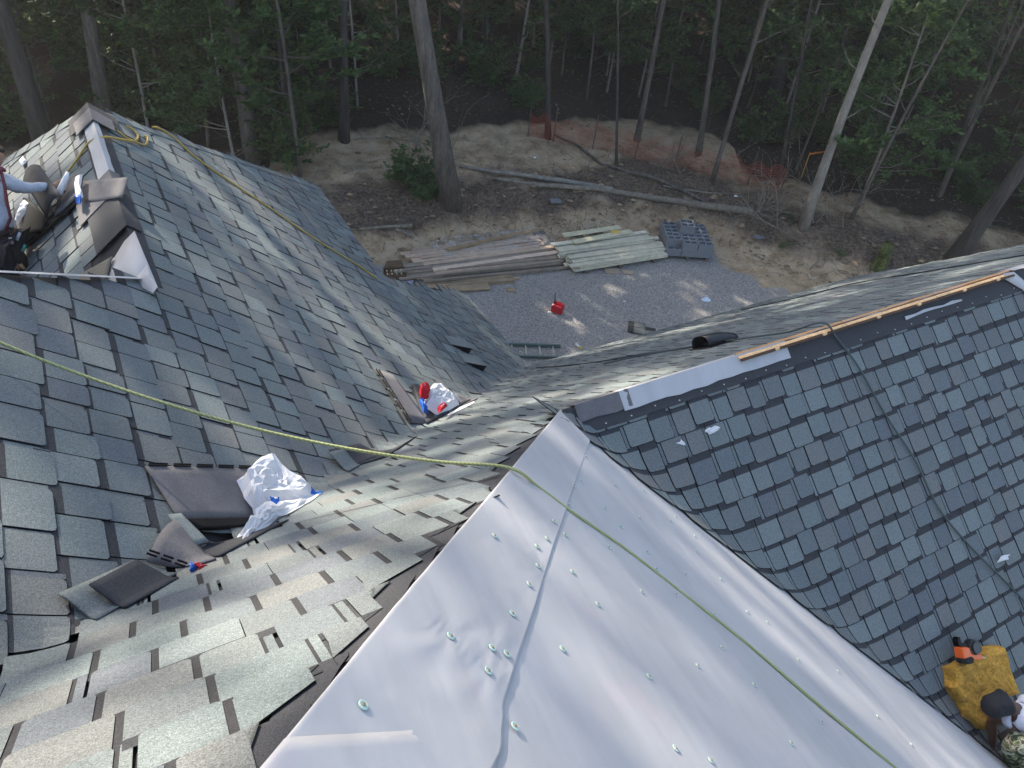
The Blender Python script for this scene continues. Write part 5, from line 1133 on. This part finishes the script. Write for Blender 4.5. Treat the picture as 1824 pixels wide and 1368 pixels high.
def foam():
    P = [on('R', x, y, .03) for x, y in fo_out]; n = NORM['R'][0].normalized(); P = [a for i in range(len(P)) for a in (P[i], P[i].lerp(P[(i + 1) % len(P)], .5))]
    c = sum(P, Vector()) / len(P); k = len(P); vs = []; levels = [(1.0, 0), (1.01, .05), (.985, .105), (.93, .118)] + [(.93 * (1 - j / 9), .12) for j in range(1, 9)]
    for sc_, h in levels:
        for i in range(k):
            q = c + (P[i] - c) * sc_; v = q + n * h; a = .018 if h < .11 else .02
            v = v + n * (a * noise.noise(q * 22) + .02 * noise.noise(q * 7)) + (P[i] - c).normalized() * (.012 * noise.noise((q + n * h) * 20)); vs.append(v - c)
    vs.append(n * .12); m_ = len(levels)
    fs = [(j * k + i, j * k + (i + 1) % k, (j + 1) * k + (i + 1) % k, (j + 1) * k + i) for j in range(m_ - 1) for i in range(k)] + [((m_ - 1) * k + i, (m_ - 1) * k + (i + 1) % k, m_ * k) for i in range(k)]
    mb = MB(); mb.add(vs, [f[::-1] for f in fs]); return tag(mb.build('foam_cushion', M['foam'], None, False, c), 'torn yellow brown foam cushion lying on the shaded slope', 'foam cushion')
foam()
ng = empty('nail_gun', on('R', 1718, 1158, .16), 'orange and black coil nail gun resting on the foam cushion', 'nail gun')
ORG, BK = (.78, .13, .02), (.014, .014, .016)
prism('R', [zp(*q) for q in [(900, 380), (960, 372), (990, 450), (990, 478), (925, 490), (912, 470)]], .16, .24, ORG, 'plastic', 'motor_housing', ng, .1, .012)
prism('R', [zp(*q) for q in [(975, 430), (1095, 436), (1108, 452), (1104, 486), (1060, 490), (985, 480)]], .16, .205, ORG, 'plastic', 'handle', ng, .08, .010)
prism('R', [zp(*q) for q in [(918, 470), (985, 448), (1002, 470), (996, 510), (950, 520), (915, 500)]], .17, .255, BK, 'rubber', 'end_cap', ng, .12, .010)
cc = on('R', *zp(1030, 382), .15); n_ = NORM['R'][0].normalized(); mb = MB(); mb.tube([cc - ng.location, cc + n_ * .05 - ng.location, cc + n_ * .058 - ng.location, cc + n_ * .075 - ng.location], [.062, .062, .05, .046], 20, BK); mb.build('coil_magazine', M['plastic'], ng)
prism('R', [zp(*q) for q in [(896, 300), (912, 296), (925, 340), (985, 360), (985, 392), (905, 380), (893, 340)]], .15, .20, BK, 'metal', 'nose', ng, .05, .006)
mb = MB(); a_, b_ = on('R', *zp(1105, 464), .18), on('R', *zp(1172, 474), .175); mb.tube([a_ - ng.location, b_ - ng.location], [.011, .009], 8, (.5, .42, .28)); mb.build('air_fitting', M['metal'], ng)
rope('air_hose', [on('R', *zp(*q), l) for q, l in [((1172, 474), .175), ((1200, 480), .17), ((1225, 505), .16), ((1245, 570), .155), ((1275, 650), .155), ((1310, 720), .155), ((1345, 790), .10), ((1400, 860), .10)]], .0075, (.02, .15, .11), 'thin green hose running from the nail gun over the foam', 'hose')

# ------------------------------------------------------------------ people
def cpt(px, py, dist): return Vector((0, 0, CZ)) + ray(px, py) * dist
def skin(name, chain, m, col, parent, sub=2, root=0, fold=0):
    """chain: list of (point, radius or (rx, ry), parent index)"""
    me = bpy.data.meshes.new(name); me.from_pydata([c[0] - parent.location for c in chain], [(i, c[2]) for i, c in enumerate(chain) if c[2] is not None], [])
    o = bpy.data.objects.new(name, me); C.objects.link(o)
    s = o.modifiers.new('s', 'SKIN'); s.use_smooth_shade = True; s.branch_smoothing = .6
    for i, c in enumerate(chain):
        v = me.skin_vertices[0].data[i]; v.radius = c[1] if isinstance(c[1], tuple) else (c[1], c[1]); v.use_root = (i == root)
    b = o.modifiers.new('u', 'SUBSURF'); b.levels = sub; b.render_levels = sub
    dg = bpy.context.evaluated_depsgraph_get(); nm_ = bpy.data.meshes.new_from_object(o.evaluated_get(dg)); bpy.data.objects.remove(o)
    if fold:
        for v in nm_.vertices: k_ = v.co * 9; v.co += v.normal * fold * (noise.noise(k_ + Vector((0, 0, k_.x))) + .6 * abs(noise.noise(k_ * 2.1)) - .2)
    nm_.materials.clear(); nm_.materials.append(m); at = nm_.color_attributes.new('Col', 'FLOAT_COLOR', 'CORNER'); at.data.foreach_set('color', [*col, 1] * len(at.data))
    o = bpy.data.objects.new(name, nm_); C.objects.link(o); o.parent = parent; return o
def hand(chain, wi, wrist, palm_end, side, dirs, sk=1.0):
    """adds palm, four fingers and thumb to a skin chain; returns it"""
    fwd = (palm_end - wrist).normalized(); s_ = side.normalized(); up = fwd.cross(s_).normalized()
    chain.append((wrist.lerp(palm_end, .55), (.034 * sk, .017 * sk), wi)); pi = len(chain) - 1
    for k, (off, ln) in enumerate(zip((-.030, -.010, .010, .029), (.066, .074, .070, .054))):
        a = palm_end + s_ * off; chain.append((a, .0095, pi)); b = a + (fwd * .75 + dirs * .5).normalized() * ln * .5; chain.append((b, .0085, len(chain) - 1)); chain.append((b + (fwd * .3 + dirs).normalized() * ln * .45, .0075, len(chain) - 1))
    t0 = wrist.lerp(palm_end, .3) - s_ * .035; chain.append((t0, .012, pi)); chain.append((t0 + (fwd - s_).normalized() * .035, .0105, len(chain) - 1)); chain.append((t0 + (fwd * 1.3 - s_ * .6 + dirs * .5).normalized() * .062, .009, len(chain) - 1))
    return chain
# roofer at the lower right corner, crouched, one arm down, head under a black cap
rp = empty('person', on('R', 1850, 1345, .0), 'person in white t-shirt and camouflage trousers crouching at the lower right, arm reaching down', 'person')
SK = (.12, .062, .042)
pel = cpt(1868, 1318, 7.45); ch_ = cpt(1832, 1283, 7.32); nk = cpt(1806, 1262, 7.25); shR = cpt(1803, 1277, 7.28); shL = cpt(1835, 1248, 7.42); hd = cpt(1785, 1253, 7.18); hd2 = cpt(1768, 1259, 7.16)
elb = cpt(1767, 1281, 7.42); wr = cpt(1768, 1328, 7.58); plm = cpt(1773, 1342, 7.60)
kn = cpt(1802, 1322, 7.22); ft = on('R', 1806, 1372, .05); kn2 = cpt(1835, 1352, 7.30); ft2 = on('R', 1850, 1420, .05)
hip1 = pel + Vector((-.06, -.1, 0)); hip2 = pel + Vector((.06, .1, -.02))
chn = [(pel, (.13, .11), None), (pel.lerp(ch_, .5), (.12, .10), 0), (ch_, (.14, .11), 1), (nk, .058, 2), (hd, .085, 3), (hd2, .078, 4),
       (shR, .066, 2), (shR.lerp(elb, .5), .050, 6), (elb, .040, 7), (elb.lerp(wr, .4), .040, 8), (wr, .026, 9),
       (shL, .066, 2), (shL + Vector((.15, .05, -.18)), .048, 11), (shL + Vector((.05, .10, -.42)), .036, 12),
       (hip1, .10, 0), (kn, .066, 14), (kn.lerp(ft, .35), .058, 15), (ft, .040, 16), (ft + Vector((-.12, -.08, .0)), .035, 17), (hip2, .10, 0), (kn2, .066, 19), (ft2, .042, 20)]
chn = hand(chn, 10, wr, plm, RT * .8 - FW * .2, -UP * .4 + FW * .3)
skin('body', chn, M['skin'], SK, rp)
WSH = (.66, .66, .72)
def camo_mat():
    m = mat('camouflage_cloth', (.2, .2, .1), .9, bump=.3, bscale=90); N, L = m.node_tree.nodes, m.node_tree.links
    g = N.new('ShaderNodeNewGeometry'); no = N.new('ShaderNodeTexNoise'); no.inputs['Scale'].default_value = 13; no.inputs['Detail'].default_value = 3; no.inputs['Distortion'].default_value = 1.5; L.new(g.outputs['Position'], no.inputs[0])
    r = N.new('ShaderNodeValToRGB'); r.color_ramp.interpolation = 'CONSTANT'; e = r.color_ramp.elements; e[0].position = 0; e[0].color = (.035, .045, .03, 1); e[1].position = .44; e[1].color = (.14, .17, .075, 1)
    for ps, c in ((.50, (.36, .36, .22)), (.55, (.10, .075, .045)), (.60, (.50, .48, .34))): x = e.new(ps); x.color = (*c, 1)
    L.new(no.outputs[0], r.inputs[0]); L.new(r.outputs[0], N['Principled BSDF'].inputs['Base Color']); return m
skin('t_shirt', [(pel.lerp(ch_, .1), (.150, .13), None), (pel.lerp(ch_, .55), (.148, .125), 0), (ch_, (.165, .135), 1), (nk.lerp(ch_, .35), .09, 2), (shR, .098, 2), (shR.lerp(elb, .55), .076, 4), (shL, .086, 2), (shL + Vector((.10, .03, -.12)), .075, 6)], M['cloth'], WSH, rp, 3, 0, .022)
M['camo'] = camo_mat()
skin('trousers', [(pel, (.155, .135), None), (hip1, .12, 0), (kn, .092, 1), (kn.lerp(ft, .8), .066, 2), (hip2, .12, 0), (kn2, .092, 4), (kn2.lerp(ft2, .8), .066, 5)], M['camo'], (1, 1, 1), rp, 3, 0, .02)
skin('cap', [(hd + Vector((.05, .02, .02)), (.09, .085), None), (hd + Vector((0, 0, .015)), (.105, .10), 0), (hd2 + Vector((0, 0, .01)), (.095, .09), 1), (hd2 + (hd2 - hd) * .9 + Vector((0, 0, -.03)), (.07, .02), 2)], M['cloth'], (.022, .023, .028), rp, 3, 0, .016)
skin('shoe', [(ft, .056, None), (ft + Vector((-.08, -.05, -.0)), .050, 0), (ft + Vector((-.17, -.10, -.0)), .040, 1)], M['cloth'], (.10, .075, .06), rp)
mb = MB(); s0 = on('R', *zp(1285, 1130), .10) - rp.location; mb.tube([s0, s0 + Vector((.14, .06, .06)), s0 + Vector((.24, .12, .06))], [.03, .05, .04], 8, (.13, .10, .085)); mb.build('tool_pouch', M['cloth'], rp, True)
# roofer at the far left
lp = empty('person', on('L', -10, 505, .0), 'person at the left edge in grey long sleeved shirt and tool belt, arm out', 'person')
D = 7.35
pel = cpt(-4, 425, D); ch_ = cpt(-16, 352, D - .05); nk = cpt(-16, 300, D - .02); shR = cpt(-2, 318, D); shL = cpt(-38, 330, D + .1); hd = cpt(-14, 278, D - .05); hd2 = cpt(-10, 262, D - .05)
elb = cpt(42, 336, D + .02); wr = cpt(93, 331, D + .06); plm = cpt(104, 328, D + .06)
kn = cpt(28, 478, D - .05); ft = on('L', -20, 520, .06); kn2 = cpt(-14, 480, D - .05); ft2 = on('L', -60, 520, .06)
hip1 = pel + Vector((.08, 0, -.04)); hip2 = pel + Vector((-.10, .02, -.04))
SK2 = (.36, .20, .14)
chn = [(pel, (.14, .10), None), (pel.lerp(ch_, .5), (.13, .10), 0), (ch_, (.16, .11), 1), (nk, .055, 2), (hd, .08, 3), (hd2, .088, 4),
       (shR, .064, 2), (shR.lerp(elb, .5), .048, 6), (elb, .042, 7), (elb.lerp(wr, .4), .038, 8), (wr, .026, 9),
       (shL, .066, 2), (shL + Vector((-.08, .02, -.25)), .048, 11), (shL + Vector((-.02, .1, -.48)), .036, 12),
       (hip1, .10, 0), (kn, .066, 14), (ft, .042, 15), (hip2, .10, 0), (kn2, .066, 17), (ft2, .042, 18)]
chn = hand(chn, 10, wr, plm, UP * .9 + FW * .1, -UP * .5 + RT * .2)
skin('body', chn, M['skin'], SK2, lp)
skin('shirt', [(pel.lerp(ch_, .02), (.155, .12), None), (pel.lerp(ch_, .5), (.15, .12), 0), (ch_, (.172, .125), 1), (nk.lerp(ch_, .35), .085, 2), (shR, .082, 2), (shR.lerp(elb, .5), .064, 4), (elb, .058, 5), (elb.lerp(wr, .5), .050, 6), (wr.lerp(elb, .12), .036, 7), (shL, .082, 2), (shL + Vector((-.08, .02, -.25)), .062, 9)], M['cloth'], (.46, .48, .52), lp, 3, 0, .018)
skin('trousers', [(pel, (.165, .13), None), (hip1, .12, 0), (kn, .090, 1), (kn.lerp(ft, .8), .062, 2), (hip2, .12, 0), (kn2, .09, 4), (kn2.lerp(ft2, .8), .062, 5)], M['cloth'], (.022, .022, .026), lp, 3, 0, .02)
skin('hair', [(hd2 + Vector((0, .0, .02)), .098, None), (hd + Vector((-.01, .03, .02)), .088, 0)], M['cloth'], (.02, .015, .012), lp)
o0 = lp.location
mb = MB(); mb.tube([cpt(2, 304, D - .12) - o0, cpt(8, 330, D - .15) - o0, cpt(13, 362, D - .16) - o0, cpt(19, 388, D - .15) - o0, cpt(10, 410, D - .14) - o0], .012, 6, (.16, .04, .05)); mb.build('strap', M['cloth'], lp, True)
mb = MB(); mb.tube([cpt(-30, 302, D - .1) - o0, cpt(-12, 308, D - .14) - o0, cpt(4, 300, D - .12) - o0, cpt(8, 304, D - .04) - o0], .014, 6, (.20, .05, .07)); mb.build('collar', M['cloth'], lp, True)
mb = MB(); mb.tube([cpt(-25, 412, D - .14) - o0, cpt(0, 418, D - .17) - o0, cpt(18, 410, D - .1) - o0, cpt(20, 408, D) - o0], .026, 6, (.03, .02, .018)); mb.build('tool_belt', M['cloth'], lp, True)
for k, (x, y, w_, h_) in enumerate([(22, 440, .07, .09), (34, 462, .06, .10), (10, 430, .06, .07)]):
    c = cpt(x, y, D - .06) - o0; mb = MB(); mb.tube([c + Vector((0, 0, h_)), c + Vector((.0, .0, 0)), c - Vector((0, 0, h_))], [w_ * .7, w_, w_ * .7], 8, (.025, .02, .018)); mb.build('pouch', M['cloth'], lp, True)
for k, (x, y, dx, dy, c_) in enumerate([(30, 428, 6, -14, (.45, .46, .48)), (22, 435, -4, -12, (.5, .5, .5)), (40, 448, 5, -12, (.05, .30, .25)), (36, 470, 8, 10, (.30, .16, .06))]):
    a_ = cpt(x, y, D - .14) - o0; b_ = cpt(x + dx, y + dy, D - .14) - o0; mb = MB(); mb.tube([a_, b_], .012, 6, c_); mb.build('hand_tool', M['plastic'], lp, True)
sg = empty('caulk_gun', plm, 'white caulk tube and gun held in the hand of the roofer at left', 'caulk gun')
mb = MB(); mb.tube([cpt(96, 352, D + .03) - plm, cpt(108, 340, D + .03) - plm, cpt(118, 316, D + .02) - plm, cpt(121, 306, D + .02) - plm], [.030, .032, .022, .010], 10, (.78, .78, .78)); mb.build('tube', M['plastic'], sg, True)
mb = MB(); mb.tube([cpt(110, 338, D + .02) - plm, cpt(116, 343, D + .02) - plm], .014, 6, (.03, .03, .03)); mb.build('trigger', M['plastic'], sg, True)

# ------------------------------------------------------------------ thin scattering volume added to imitate a lens flare veil
hz = MB(); hz.box((-95, -30, -4), (95, 112, 34)); hm = bpy.data.materials.new('flare_veil'); hm.use_nodes = True; t = hm.node_tree; t.nodes.remove(t.nodes['Principled BSDF'])
pv = t.nodes.new('ShaderNodeVolumePrincipled'); pv.inputs['Density'].default_value = .0016; pv.inputs['Color'].default_value = (.92, .90, .86, 1); pv.inputs['Anisotropy'].default_value = .3
t.links.new(pv.outputs[0], t.nodes['Material Output'].inputs['Volume'])
tag(hz.build('flare_veil', hm), 'thin added volume veiling the yard and woods like lens flare', 'flare_veil', None, 'stuff')
